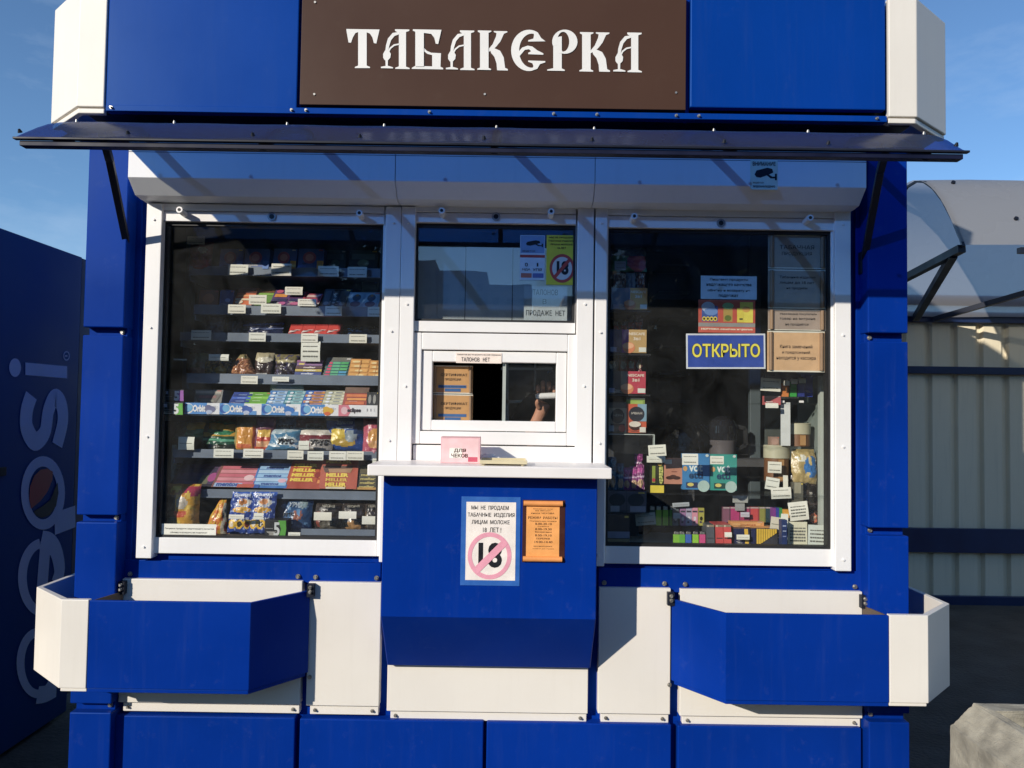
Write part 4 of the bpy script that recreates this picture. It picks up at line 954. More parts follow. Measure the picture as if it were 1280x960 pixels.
card((312, 369, 334, 381), 3.03, 'broad cream price tag leaning on the green wafer tray')
pack('candy_bar_tray', 'purple bar tray with orange tips on the second shelf', 'sweets', (336, 361, 358, 382), 3.05, '4c2a66', [('r', .1, .25, .8, .45, 'e08a2c'), ('r', .05, .55, .9, .72, '2a2450'), ('e', .7, .85, .2, .1, 'b84a8a'), ('e', .3, .1, .2, .1, 'c84a6a')], .10, tilt=25, skew=14)
pack('candy_bar_tray', 'violet and crimson bar tray with a tag on top on the second shelf', 'sweets', (357, 363, 378, 382), 3.05, '5a2a5e', [('r', .05, .1, .9, .3, '38305e'), ('r', .1, .5, .9, .7, '2c2c58'), ('r', .85, 0, 1, 1, 'a8283a'), ('e', .5, .85, .3, .1, 'c85a8a')], .10, tilt=25, skew=14)
card((357, 359, 379, 369), 3.06, 'bent cream tag on top of the violet and crimson bar tray', bend=.01)
pack('candy_bar_tray', 'pink striped bar tray behind a cream tag on the second shelf', 'sweets', (377, 366, 398, 382), 3.05, 'a03048', [('r', .1, .1, .9, .3, 'd8b0a8'), ('r', 0, .75, 1, .95, 'd8c8c0'), ('r', .8, .2, .9, .9, '5a2a4a')], .10, tilt=25, skew=12)
card((373, 374, 396, 383), 3.03, 'slanted cream tag in front of the pink striped bar tray')
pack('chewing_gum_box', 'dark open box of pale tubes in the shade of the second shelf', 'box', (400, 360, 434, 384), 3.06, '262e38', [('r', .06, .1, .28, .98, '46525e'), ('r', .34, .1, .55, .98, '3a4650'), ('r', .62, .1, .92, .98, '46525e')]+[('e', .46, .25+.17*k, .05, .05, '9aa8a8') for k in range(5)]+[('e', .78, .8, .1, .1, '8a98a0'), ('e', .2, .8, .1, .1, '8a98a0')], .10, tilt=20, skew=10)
pack('card_box', 'pale blue box with two dark ornaments on the second shelf', 'box', (432, 364, 472, 385), 3.05, '7f9fb2', [('r', .08, .1, .46, .98, '8fb0c0'), ('r', .54, .1, .92, .98, '8fb0c0'), ('e', .27, .35, .13, .22, '3a4a60'), ('e', .27, .75, .16, .18, '46405c'), ('e', .73, .35, .13, .22, '3a4a60'), ('e', .73, .75, .16, .18, '46405c'), ('e', .27, .2, .05, .08, '9a6a30'), ('e', .73, .2, .05, .08, '9a6a30')], .05, tilt=25, skew=8)
pack('card_box', 'small dull box standing behind the pale blue ornament box', 'box', (452, 352, 472, 372), 3.14, '3c4448', [('r', .1, .2, .9, .5, '505a5a')], .05)
for r_, l in (((286, 381, 308, 392), 'cream price tag under the orange wafer tray'), ((327, 380, 352, 392), 'wide cream price tag under the purple bar tray'), ((407, 383, 428, 395), 'bluish shaded price tag under the dark tube box'), ((460, 384, 477, 396), 'shaded price tag cut off by the first mullion under the ornament box')): card(r_, 3.02, l)
# third shelf
for k, (a, c, v, l) in enumerate(((252, 278, '2c3040', 'black glossy bag at left of the third shelf'), (279, 300, '343038', 'black glossy bag with thin grey lines on the third shelf'))):
    bag('snack_bag', l, 'bag', (a, 394, c, 420), 3.06, v, [('r', .2, .6, .8, .64, '3a3c44')], .016, seed=10+k)
bag('chocolate_bar', 'navy foil bar with a bright blue edge on the third shelf', 'chocolate', (298, 401, 352, 420), 3.06, '141c3e', [('d', .15, .30, '2c56b8', 0, .15), ('d', .5, .56, '5c6c9a', 0, .1)], .012, seed=13, tilt=20)
for k in range(4):
    pack('chocolate_bar', ['leftmost of four red chocolate bars lined up on the third shelf', 'second from left of four red chocolate bars on the third shelf', 'third from left of four red chocolate bars on the third shelf', 'rightmost of four red chocolate bars lined up on the third shelf'][k], 'chocolate',
         (360+16*k, 403.5, 375.5+16*k, 418), 3.05, 'd83a30', [('r', 0, 0, 1, .18, 'b02a28'), ('p', [(.0, .86), (.1, .66), (.55, .56), (.95, .56), (.6, .68), (.25, .78)], 'efe0d8'), ('r', .2, .60, .75, .66, '7a1c1c')], .10, tilt=35, skew=4, group='red chocolate bars')
bag('chocolate_bar', 'black bar lying in the dark at right of the third shelf', 'chocolate', (426, 406, 474, 420), 3.07, '15181a', [('r', .3, .4, .7, .5, '282c2c')], .012, seed=15, tilt=20)
for r_, l in (((240, 413, 265, 425), 'bluish price tag with one sunlit corner on the third shelf'), ((312, 416, 333, 427), 'cream price tag under the navy foil bar'), ((377, 417, 398, 428), 'cream price tag under the four red chocolate bars'), ((437, 418, 459, 429), 'cream price tag alone at right of the third shelf')): card(r_, 3.01, l)
card((377, 427, 401, 452), 3.012, 'long curled price slip hanging below the red chocolate bars', bend=.02, n_lines=3)
# fourth shelf
bag('snack_bag', 'dim brown and olive bag at left of the fourth shelf', 'bag', (229, 440, 258, 471), 3.05, '6a5238', [('r', 0, .6, 1, 1, '8a5440'), ('r', .4, 0, 1, .4, '6c6c48')], .02, 'sack', 20)
bag('sweets_bag', 'clear bag of yellowish sweets under a curled tag on the fourth shelf', 'bag', (252, 446, 288, 470), 3.03, '1e201e', [('n', 9, 9, .05, 'a8843a'), ('n', 12, 12, .25, '6a5a38'), ('e', .62, .7, .2, .25, 'b88a34')], .018, 'sack', 21)
card((262, 443, 287, 451), 3.01, 'curled cream tag on the clear bag of yellowish sweets', bend=.012, n_lines=1)
bag('nut_bag', 'knotted triangular clear bag of reddish nuts on the fourth shelf', 'bag', (281, 442, 319, 470), 3.02, '9a5c38', [('n', 16, 18, .12, 'c88a58'), ('n', 20, 20, .28, '5a2c1c'), ('r', 0, 0, 1, .2, '9a8a5a')], .022, 'tri', 22)
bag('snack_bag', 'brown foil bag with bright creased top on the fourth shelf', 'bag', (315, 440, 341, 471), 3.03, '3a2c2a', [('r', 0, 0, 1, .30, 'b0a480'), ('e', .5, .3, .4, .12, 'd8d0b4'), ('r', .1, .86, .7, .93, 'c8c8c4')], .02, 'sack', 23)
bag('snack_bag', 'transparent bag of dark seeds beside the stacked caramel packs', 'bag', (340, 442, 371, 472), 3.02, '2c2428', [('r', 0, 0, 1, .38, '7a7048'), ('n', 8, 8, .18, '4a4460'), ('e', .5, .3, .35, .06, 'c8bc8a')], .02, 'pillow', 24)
pack('caramel_stack', 'stack of purple, yellow and navy caramel sticks on the fourth shelf', 'sweets', (368, 450, 401, 471), 3.01, '28284e', [('r', 0, 0, 1, .12, '8a3a7a'), ('r', .03, .14, .98, .32, '8a5a92'), ('r', .1, .18, .3, .28, 'e0c84a'), ('r', 0, .36, 1, .5, '4a1c28'), ('t', .3, .38, .75, .48, 'meller', 'e8d8d0', .04), ('r', 0, .54, 1, .68, 'c8aa34'), ('t', .3, .56, .8, .66, 'meller', 'f4ecd0', .04), ('r', 0, .72, 1, .98, '16307c'), ('t', .25, .76, .72, .86, 'meller', 'e0e8f4', .04)], .10, tilt=12, skew=6)
cg = ['c8345a', '3a9a80', '4aa858', '3a8cb0']
pack('chewing_gum_box', 'open gum box of pink, green and teal sticks on the fourth shelf', 'box', (402, 446, 434, 473), 3.01, '6a6a5c', [('r', .06, .2, .96, .94, '2c6a68')]+[('r', .08+.02*(4-k), .22+.145*k, .28, .32+.145*k, 'd83c62') for k in range(5)]+[('r', .30, .22+.145*k, .60, .32+.145*k, '5ab884') for k in range(5)]+[('r', .62, .22+.145*k, .92, .32+.145*k, '4ab060' if k < 3 else '3a94c0') for k in range(5)]+[('r', 0, .94, 1, 1, 'e05a5a')], .10, tilt=22, skew=8)
for k, (a, c, y0, l) in enumerate(((434, 459, 448, 'left one of two orange gum boxes on the fourth shelf'), (459, 476, 450, 'right one of two orange gum boxes on the fourth shelf'))):
    pack('chewing_gum_box', l, 'box', (a, y0, c, 474), 3.01, 'd08a34', [('r', .05, .05+.22*j, .95, .20+.22*j, 'e8a648') for j in range(4)]+[('e', .3+.1*j, .14+.22*j, .2, .05, 'f4d48a') for j in range(4)]+[('r', .5, .05, .54, .85, 'c07a2c')], .10, tilt=20, skew=6)
card((302, 470, 323, 480), 2.99, 'cream price tag under the knotted nut bag'); card((341, 471, 362, 477), 2.99, 'narrow cream price tag under the bag of dark seeds', n_lines=1)
# fifth shelf: the gum strip
x0, x1, z0, z1 = rc(228, 505, 472, 519, 2.818)
e = thing('price_rail', 'white printed chewing gum rail along the fifth shelf', 'price rail', ((x0+x1)/2, 2.818, z0))
p = MB(); p.box(x0, x1, 2.818, 2.888, z0, z1, ink('f4f5f8', .35)); p.build('rail_card', e)
q = MB(); W_ = x1-x0; H_ = z1-z0
def U(u): return x0+W_*u
def V(v): return z1-H_*v
def rr_(u0, v0, u1, v1, c, k=1): q.add([(U(u0), 2.818-.0003*k, V(v1)), (U(u1), 2.818-.0003*k, V(v1)), (U(u1), 2.818-.0003*k, V(v0)), (U(u0), 2.818-.0003*k, V(v0))], [(0, 1, 2, 3)], ink(c))
for i, (u0, c2) in enumerate(((.0, '6a6f96'), (.19, '2a56b0'), (.405, '1e70c8'), (.605, 'e8b020'))):
    rr_(u0, 0, u0+.125, 1, '3f8ad6'); q.disc((U(u0+.03), V(.5)), H_*.46, H_*.46, 2.818-.0006, ink('f4f8fc'), 20); q.disc((U(u0+.022), V(.5)), H_*.38, H_*.40, 2.818-.0009, ink('1c56b0'), 20); q.disc((U(u0+.034), V(.45)), H_*.32, H_*.34, 2.818-.0012, ink('6ab4e4'), 20)
    q.text('Orbit', U(u0+.054), U(u0+.118), V(.80), V(.18), 2.818-.0015, ink('ffffff'), .05)
    q.disc((U(u0+.132), V(.5)), H_*.42, H_*.34, 2.818-.0007, ink(c2), 9); q.disc((U(u0+.148), V(.55)), H_*.40, H_*.30, 2.818-.0010, ink(c2), 7)
    q.disc((U(u0+.138), V(.80)), H_*.30, H_*.18, 2.818-.0013, ink('b8c4e0' if i != 3 else 'e0602a'), 8)
    q.text('115 г', U(u0+.155), U(u0+.18), V(.5), V(.26), 2.818-.0009, ink('8a8a9a'))
    if i in (1, 2): rr_(u0+.15, .66, u0+.19, 1, '4a90d8', 2)
q.add([(U(.80), 2.8174, V(0)), (U(.85), 2.8174, V(0)), (U(.865), 2.8174, V(.5)), (U(.85), 2.8174, V(1)), (U(.80), 2.8174, V(1))], [(4, 3, 2, 1, 0)], ink('e0788a'))
q.disc((U(.83), V(.5)), H_*.3, H_*.34, 2.817, ink('f0c0c8'), 16); q.text('eclipse', U(.845), U(.915), V(.75), V(.26), 2.8168, ink('3c3640'), .05)
for k in range(3): q.text('115'[k], U(.945+.018*k), U(.95+.018*k), V(.55), V(.3), 2.817, ink('9a9aa4'))
q.build('print', e)
five = lambda c, c2: [('r', 0, 0, 1, .06, '4a4a50'), ('r', .02, .12, .38, .38, '9aa2bc'), ('p', [(.66, .1), (.98, .05), (1, .95), (.72, .95), (.82, .5)], c), ('t', .62, .10, .84, .92, '5', c2, .05), ('r', .30, .55, .55, .60, '6a6a70')]
pack('chewing_gum_box', 'black gum box with a purple 5 at the left of the gum rail', 'box', (198, 487, 230, 502), 2.89, '131216', five('9a4aae', 'f0e8f4'), .10)
pack('chewing_gum_box', 'black gum box with a green 5 at the left of the gum rail', 'box', (197, 503, 229, 519), 2.818, '131216', five('5cb832', 'e8ece8'), .10)
pack('chewing_gum_box', 'grey open box with reddish contents above the gum rail', 'box', (240, 487, 276, 508), 2.97, '6a6a64', [('r', .05, .08, .95, .22, 'a8a090'), ('p', [(.05, .3), (.95, .3), (.75, .95), (.25, .95)], '585048'), ('r', .2, .34, .8, .5, '7a4a48'), ('r', .28, .6, .75, .75, '6a6a5c')], .12, tilt=20)
pack('chewing_gum_box', 'navy gum box beside the lime green one above the gum rail', 'box', (284, 490, 310, 508), 2.95, '1e3c90', [('r', .05, .12+.22*k, .95, .26+.22*k, '2c58c0' if k % 2 else '16307c') for k in range(4)]+[('r', .3, .17+.22*k, .7, .2+.22*k, '9ab8e8') for k in range(4)], .10, tilt=28, skew=14)
pack('chewing_gum_box', 'lime green gum box with a raised clear lid above the gum rail', 'box', (304, 490, 332, 508), 2.95, '6cb030', [('r', .05, .10+.22*k, .95, .25+.22*k, '80c63c' if k % 2 else '5a9c28') for k in range(4)]+[('r', .3, .15+.22*k, .65, .18+.22*k, 'd0ecb0') for k in range(4)], .10, tilt=28, skew=14)
for l, a, c, c1, c2 in (('blue and white gum box above the gum rail', 331, 354, '3c7cc4', 'a8cce8'), ('teal and white gum box under a folded lid above the gum rail', 353, 377, '3c8a9c', '9cc8c8'), ('blue and orange gum box above the gum rail', 376, 402, '2c62b8', 'd88a3a'), ('cream and yellow gum box above the gum rail', 401, 428, 'a8a88a', 'd8d8b8')):
    pack('chewing_gum_box', l, 'box', (a, 488, c, 508), 2.95, c1, [('r', .05 if k % 2 else .4, .06+.19*k, .95, .20+.19*k, c2) for k in range(5)]+[('e', .25, .14+.19*k, .10, .06, 'e8f0f8') for k in range(5)]+[('r', .5, .11+.19*k, .8, .14+.19*k, '3a4a6a') for k in range(5)], .10, tilt=28, skew=10)
pack('box_lid', 'grey folded lid standing behind the teal gum box', 'lid', (338, 479, 380, 494), 3.03, '6e7674', [('p', [(0, 0), (1, 0), (.92, 1), (.12, 1)], '808884')], .003, tilt=-8)
pack('chewing_gum_box', 'tall red and orange gum box at right above the gum rail', 'box', (428, 484, 458, 508), 2.95, '9a3424', [('r', 0, 0, 1, .3, '6a4a34'), ('r', .1, .36, .95, .5, 'd86a24'), ('r', .15, .56, .95, .68, 'e08a30'), ('r', .1, .74, .9, .9, 'c85a20')], .10, tilt=15, skew=6)
pack('chewing_gum_box', 'black gum box with two pale ovals at the right end above the gum rail', 'box', (458, 490, 474, 508), 2.95, '181818', [('e', .25, .5, .12, .32, '8a8a84'), ('e', .62, .5, .12, .32, '8a8a84'), ('r', .88, 0, 1, 1, 'a84a3a')], .10, tilt=12)
# sixth shelf
bag('croutons_bag', 'yellow and green crouton bag half in shade at left of the sixth shelf', 'bag', (212, 528, 250, 550), 2.96, '2e6a44', [('d', 0, .48, 'd8a030', 0, .10), ('r', 0, 0, .45, 1, '4a4a30'), ('d', .8, 1, '1a3a28', 0, 0)], .02, seed=31, tilt=25)  # dark left part is the window frame's shade painted into the bag colour
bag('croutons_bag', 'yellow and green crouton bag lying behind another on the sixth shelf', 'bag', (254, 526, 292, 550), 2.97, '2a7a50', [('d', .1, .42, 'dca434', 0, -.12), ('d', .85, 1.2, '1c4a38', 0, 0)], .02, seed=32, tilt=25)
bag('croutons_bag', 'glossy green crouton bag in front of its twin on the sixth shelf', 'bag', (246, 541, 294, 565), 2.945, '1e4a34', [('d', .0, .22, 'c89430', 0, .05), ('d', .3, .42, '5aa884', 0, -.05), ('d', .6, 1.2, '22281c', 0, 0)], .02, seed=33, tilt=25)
card((224, 546, 244, 562), 2.92, 'large curled white tag at the left end of the sixth shelf', bend=.012, c='e8ead8', n_lines=1)
bag('nacho_bag', 'narrow orange snack bag standing on the sixth shelf', 'bag', (289, 518, 319, 564), 2.95, '8a7a3a', [('r', .08, .36, .82, .98, 'dc9030'), ('r', .15, .80, .75, .92, 'd86a40'), ('r', .82, .3, 1, 1, 'a84a28'), ('r', 0, 0, 1, .3, '6a5c38')], .016, seed=34)
bag('nacho_bag', 'narrow yellow and red snack bag beside the fish crouton bags', 'bag', (313, 518, 341, 564), 2.95, '6a3a50', [('r', .2, .42, .8, .6, 'e8b848'), ('r', .18, .62, .85, .72, 'c8402c'), ('r', .2, .74, .8, .88, 'e0a070'), ('r', .1, .9, .95, 1, 'c84a28'), ('r', .2, .1, .9, .3, '8a5a7a')], .014, seed=35)
XR_ = [('r', .0, 0, 1, .25, '7fa4bc')]
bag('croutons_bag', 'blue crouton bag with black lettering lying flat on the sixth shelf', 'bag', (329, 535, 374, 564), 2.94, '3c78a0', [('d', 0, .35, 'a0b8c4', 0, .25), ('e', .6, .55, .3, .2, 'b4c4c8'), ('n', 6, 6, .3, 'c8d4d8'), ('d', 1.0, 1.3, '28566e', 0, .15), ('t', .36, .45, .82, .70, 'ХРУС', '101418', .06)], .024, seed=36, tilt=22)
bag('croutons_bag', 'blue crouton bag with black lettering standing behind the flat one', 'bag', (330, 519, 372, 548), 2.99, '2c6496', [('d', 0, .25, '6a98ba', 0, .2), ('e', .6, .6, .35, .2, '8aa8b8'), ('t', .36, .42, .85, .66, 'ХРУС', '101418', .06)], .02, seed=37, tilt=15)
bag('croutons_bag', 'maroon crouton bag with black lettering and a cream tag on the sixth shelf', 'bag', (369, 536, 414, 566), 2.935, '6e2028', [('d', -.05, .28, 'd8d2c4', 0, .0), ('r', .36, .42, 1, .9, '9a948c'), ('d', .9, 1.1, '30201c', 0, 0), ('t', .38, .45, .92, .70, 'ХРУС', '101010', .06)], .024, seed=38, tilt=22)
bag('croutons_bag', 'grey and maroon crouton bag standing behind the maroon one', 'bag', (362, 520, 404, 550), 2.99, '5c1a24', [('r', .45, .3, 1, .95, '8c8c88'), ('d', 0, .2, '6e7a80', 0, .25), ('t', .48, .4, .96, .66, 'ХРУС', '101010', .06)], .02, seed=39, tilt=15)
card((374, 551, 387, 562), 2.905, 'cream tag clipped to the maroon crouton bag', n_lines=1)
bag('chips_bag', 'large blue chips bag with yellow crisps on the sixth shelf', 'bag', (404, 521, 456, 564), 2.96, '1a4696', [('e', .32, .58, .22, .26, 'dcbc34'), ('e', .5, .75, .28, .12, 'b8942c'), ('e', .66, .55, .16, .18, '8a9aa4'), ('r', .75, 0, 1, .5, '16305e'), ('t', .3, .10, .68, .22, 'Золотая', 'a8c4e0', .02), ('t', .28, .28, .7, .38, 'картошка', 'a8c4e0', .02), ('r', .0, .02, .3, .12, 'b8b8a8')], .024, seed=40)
bag('chips_bag', 'pink chips bag standing at the right end of the sixth shelf', 'bag', (451, 522, 478, 572), 2.92, 'b0465a', [('e', .62, .48, .36, .20, 'd8943c'), ('r', .3, .58, 1, .64, 'c05a4a'), ('e', .6, .68, .3, .1, 'd89a58'), ('r', 0, 0, 1, .2, '944450'), ('d', .9, .96, 'd88a98', 0, .15)], .022, seed=41)
for r_, l in (((268, 561, 293, 572), 'cream price tag under the glossy green crouton bag'), ((305, 561, 330, 572), 'cream price tag under the narrow snack bags on the sixth shelf'), ((360, 563, 380, 574), 'cream price tag under the flat blue crouton bag'), ((385, 564, 405, 575), 'cream price tag partly shaded by the maroon crouton bag'), ((412, 564, 433, 575), 'left one of two cream tags under the large blue chips bag'), ((433.5, 564, 455, 575), 'right one of two cream tags under the large blue chips bag'), ((466, 573, 478, 583), 'white tag half hidden behind the left corner of the counter shelf')): card(r_, 2.91, l)
# seventh shelf
def striped(cs, n, word=None, wc='22387a'):
    it = []
    for k in range(n):
        it.append(('r', .06, .12+.8*k/n, .96, .12+.8*(k+.86)/n, cs[k % len(cs)]))
        if word and k % 2 == 0: it.append(('t', .25, .12+.8*(k+.12)/n, .75, .12+.8*(k+.78)/n, word, wc, .05))
    return it
pack('candy_stick_box', 'dark purple candy stick box at left of the seventh shelf', 'box', (211, 578, 268, 608), 2.95, '1c1420', striped(['3a2648', '2c2040'], 5)+[('r', .6, .55, .8, .9, '5a5a3c'), ('e', .85, .62, .10, .18, 'a0387a'), ('e', .95, .3, .08, .3, '6a2a58')], .14, tilt=32, skew=16)
pack('candy_stick_box', 'pink and red candy roll box on the seventh shelf', 'box', (264, 580, 317, 609), 2.94, '7a4a40', striped(['c85a6a', 'd8808a'], 5)+[('r', .05, .82, .7, .98, '9ab4d4'), ('t', .1, .80, .62, .96, 'mentos', '24408c', .05), ('e', .8, .6, .12, .12, 'e8c0c0'), ('r', .6, .86, 1, 1, 'b84a34')], .14, tilt=32, skew=12)
pack('candy_stick_box', 'light blue candy roll box on the seventh shelf', 'box', (314, 580, 358, 610), 2.94, '2c6ab4', striped(['88b8e0', 'a8cdea'], 5, 'mentos', '1c3c88')+[('r', .0, .86, .22, 1, '1c4a9c'), ('e', .82, .7, .12, .08, 'e0a8b8')], .14, tilt=30, skew=8)
ML = lambda n: [('r', .06, .10+.17*k, .80, .24+.17*k, 'b8481c' if k % 2 else 'c4561e') for k in range(n)]+[('t', .10, .11+.17*k, .72, .23+.17*k, 'MELLER', 'f2d02c', .06) for k in range(n)]+[('r', .84, .08+.2*k, .98, .2+.2*k, 'e08a3a') for k in range(4)]+[('e', .8, .5, .08, .1, '8a1c14')]
pack('caramel_box', 'orange caramel box with four rows of yellow lettering on the seventh shelf', 'box', (355, 577, 402, 611), 2.94, 'a83a1c', ML(4), .14, tilt=28, skew=8)
pack('caramel_box', 'orange caramel box with an opened dark hollow on the seventh shelf', 'box', (399, 573, 446, 611), 2.935, 'b0401e', [('r', .02, .02, .98, .20, '9a3018'), ('t', .12, .06, .82, .18, 'MELLER', 'f0c828', .06), ('p', [(.04, .26), (.86, .26), (.80, .48), (.12, .48)], '4a2a1c'), ('p', [(.2, .36), (.86, .34), (.80, .48), (.24, .48)], 'a87a50'), ('t', .16, .5, .76, .62, 'MELLER', 'f2d02c', .06), ('t', .16, .66, .74, .76, 'MELLER', 'e8b830', .04), ('t', .16, .80, .72, .93, 'MELLER', 'f2d02c', .06), ('r', .18, .94, .7, 1, 'd8c8a0')], .14, tilt=18)
pack('caramel_box', 'black and gold caramel box beside the counter shelf', 'box', (442, 584, 476, 612), 2.94, '4c4424', [('r', .08, .3+.17*k, .96, .42+.17*k, '2c2a1c') for k in range(4)]+[('t', .2, .31+.17*k, .76, .41+.17*k, 'meller', 'c8b45a', .04) for k in range(4)]+[('r', 0, .9, 1, 1, 'b8862c')], .14, tilt=20, skew=4)
# bottom shelf
bag('chips_bag', 'yellow chips bag with red top half in shade at the lower left corner', 'bag', (203, 606, 246, 672), 2.895, 'd89a20', [('r', 0, 0, 1, .18, 'b8701c'), ('e', .85, .12, .25, .10, 'b0324a'), ('n', 5, 6, .2, 'e0b83c'), ('e', .55, .35, .16, .12, 'c8bca8'), ('r', 0, .2, .35, .6, '3a3020'), ('e', .5, .55, .2, .06, 'c84a1c'), ('r', 0, .6, .4, 1, '6a7050')], .035, 'pillow', 51, tilt=4)  # dull patches down the left side paint in the frame's shadow
bag('chips_bag', 'yellow chips bag with red pattern leaning beside the seed packets', 'bag', (246, 624, 284, 672), 2.93, 'd8a82c', [('n', 8, 8, .1, 'e07a24'), ('r', .75, .1, .9, 1, 'b8b09a'), ('n', 12, 3, .32, 'b8342a'), ('r', .9, 0, 1, 1, '7a5030')], .022, 'tri', 52, tilt=6, lean=12)
SEED = [('r', 0, 0, 1, .10, '2c58b8'), ('e', .55, .26, .30, .10, 'd8d2c0'), ('e', .5, .24, .16, .07, 'c87a3a'), ('e', .5, .43, .38, .07, 'd8a030'), ('n', 14, 14, .34, '9ab0d8')]+[('e', .18+.31*k, .77, .17, .12, 'e8b424') for k in range(3)]+[('e', .18+.31*k, .77, .10, .07, c) for k, c in enumerate(('e8d8c0', '2c2418', '6a1c14'))]+[('t', .12, .02, .8, .10, 'Семечки', 'dce6f4', .05), ('t', .12, .60, .86, .68, 'жареные', 'dce6f4', .02)]
bag('seed_packet', 'left one of two blue seed packets with sunflower rings', 'packet', (281, 616, 312, 668), 2.90, '203c8e', SEED, .012, 'flat', 53, tilt=5, lean=5, group='sunflower seed packets', nu=30, nv=44)
bag('seed_packet', 'right one of two blue seed packets with sunflower rings', 'packet', (308, 616, 338, 668), 2.895, '203c8e', SEED, .012, 'flat', 54, tilt=5, lean=5, group='sunflower seed packets', nu=30, nv=44)
card((287, 643, 306, 648), 2.875, 'cream strip tag stuck on the left seed packet', n_lines=1); card((318, 641, 330, 649), 2.87, 'small cream tag stuck on the right seed packet', n_lines=1)
bag('croutons_bag', 'blue crouton bag with pale lettering behind the green 5 gum box', 'bag', (343, 624, 388, 672), 2.94, '234a78', [('e', .62, .42, .14, .14, '8a4a34'), ('e', .3, .62, .22, .08, 'b8ccd0'), ('n', 7, 7, .32, '5a8ab8'), ('e', .75, .15, .12, .1, '8aa4a8'), ('t', .34, .10, .74, .22, 'ХРУС', 'a8b8c4', .04), ('t', .2, .36, .5, .46, 'ХРУС', '101820', .04)], .024, 'pillow', 55)
pack('chewing_gum_box', 'black box with a green 5 on the window ledge before the blue crouton bag', 'box', (331, 650, 358, 672), 2.86, '1e1e20', [('r', 0, 0, 1, .03, '3a3a3c'), ('p', [(.62, .02), (.98, .02), (1, .5), (.95, .98), (.66, .98), (.76, .5)], '4ca02c'), ('t', .42, .12, .70, .9, '5', 'd0d4d0', .03), ('r', .05, .46, .4, .50, '8a8a8a')], .06)
card((361, 665, 376, 671), 2.88, 'tiny white tag in front of the blue crouton bag', n_lines=1)
for k, (a, c, inner, l) in enumerate(((390, 427, '5a564c', 'dark meat snack packet with grey filling, leftmost by the green 5 box'), (423, 457, 'b0804a', 'dark meat snack packet with tan filling in the middle of three'), (452, 476, '48443c', 'dark meat snack packet cut off by the counter shelf'))):
    bag('meat_snack_packet', l, 'packet', (a, 630, c, 664), 2.94, '2c2420', [('e', .5, .85, .32, .22, inner), ('r', .1, .3, .24, .9, '7a3a30' if k == 0 else '4a3a20'), ('e', .5, .15, .35, .1, '14120f'), ('t', .25, .06, .75, .15, 'мясные', '9a9484', .02)], .02, 'sack', 60+k, group='meat snack packets')
    card(((393, 422, 447)[k]+((0, 2, 6)[k]), (640, 639, 645)[k], (415, 446, 476)[k], (650, 648, 655)[k]), 2.905, ['cream label across the grey meat snack packet', 'cream label across the tan meat snack packet', 'cream label across the meat snack packet by the counter shelf'][k], n_lines=0)
sheet('return_notice', 'white notice strip stuck low on the left window glass', 'notice', (202, 655, 270, 671), YG-.0025, ink('f0eede', .6), [('Пищевые продукты надлежащего качества', .06, .96, .30, .44), ('обмену и возврату не подлежат', .16, .84, .60, .74)])

# ================================================================== the middle pane
for k, (a, y0, c, l) in enumerate(((521, 309, 581, 'pale hanging board behind the middle pane, leftmost of three'), (582, 309, 640, 'pale hanging board behind the middle pane, between its two twins'), (641, 310, 716, 'widest pale hanging board behind the middle pane, under the paper signs'))):
    p = MB(); x0, x1, z0, z1 = rc(a, y0, c, 420, 2.86); p.box(x0, x1, 2.86, 2.864, z0, z1, surf('pale_board', (.46, .50, .50), .6, var=.05)); o = p.build('backing_board'); tag(o, l, 'board', 'boards behind the middle pane')
def camsheet(q, x0, x1, z0, z1, Y):
    w, h = x1-x0, z1-z0
    q.box(x0+.002, x1-.002, Y-.0004, Y-.0001, z1-h*.40, z1-.002, ink('7aa0d0')); q.box(x0, x1, Y-.0006, Y-.0001, z0+h*.50, z0+h*.56, ink('b83a34'))
    camicon(q, x0+w*.1, x1-w*.05, z0+h*.62, z1-h*.02, Y)
    q.box(x0+.004, x0+w*.48, Y-.0006, Y-.0001, z0+h*.05, z0+h*.15, ink('c86a5a')); q.box(x0+w*.52, x1-.004, Y-.0006, Y-.0001, z0+h*.05, z0+h*.15, ink('5a6ab0'))
Yn = YG+.0065
sheet('camera_notice', 'blue and white video surveillance paper in the middle pane', 'notice', (650, 294, 681, 350), YG-.003, PAPERB, [('ВЕДЕТСЯ', .1, .6, .34, .38), ('0', .2, .32, .62, .70), ('1', .68, .74, .62, .70), ('НДА', .1, .42, .74, .80), ('УПЯ', .52, .88, .74, .80)], extra=camsheet, bold=.01)
def yel(q, x0, x1, z0, z1, Y):
    w, h = x1-x0, z1-z0; c = (x0+w*.58, z0+h*.33)
    q.disc(c, w*.45, h*.285, Y-.0004, ink('e8e4dc'), 32); q.text('18', c[0]-w*.2, c[0]+w*.24, c[1]-h*.13, c[1]+h*.15, Y-.0007, INKK, .05)
    RD = ink('c83a30'); q.disc(c, w*.46, h*.29, Y-.001, RD, 36, ring=.2)
    q.quad((c[0]-w*.32, Y-.0013, c[1]-h*.16), (c[0]-w*.24, Y-.0013, c[1]-h*.21), (c[0]+w*.32, Y-.0013, c[1]+h*.16), (c[0]+w*.24, Y-.0013, c[1]+h*.21), RD)
sheet('yellow_age_notice', 'yellow no under 18 paper with red prohibition ring in the middle pane', 'notice', (683, 294, 717, 356), YG-.003, ink('f4e400', .5), [('МЫ НЕ ПРОДАЕМ', .1, .96, .03, .07), ('ТАБАЧНЫЕ ИЗДЕЛИЯ', .06, .98, .10, .14), ('ЛИЦАМ МОЛОЖЕ', .14, .96, .17, .21), ('18 ЛЕТ', .4, .72, .24, .28)], extra=yel, bold=.02)
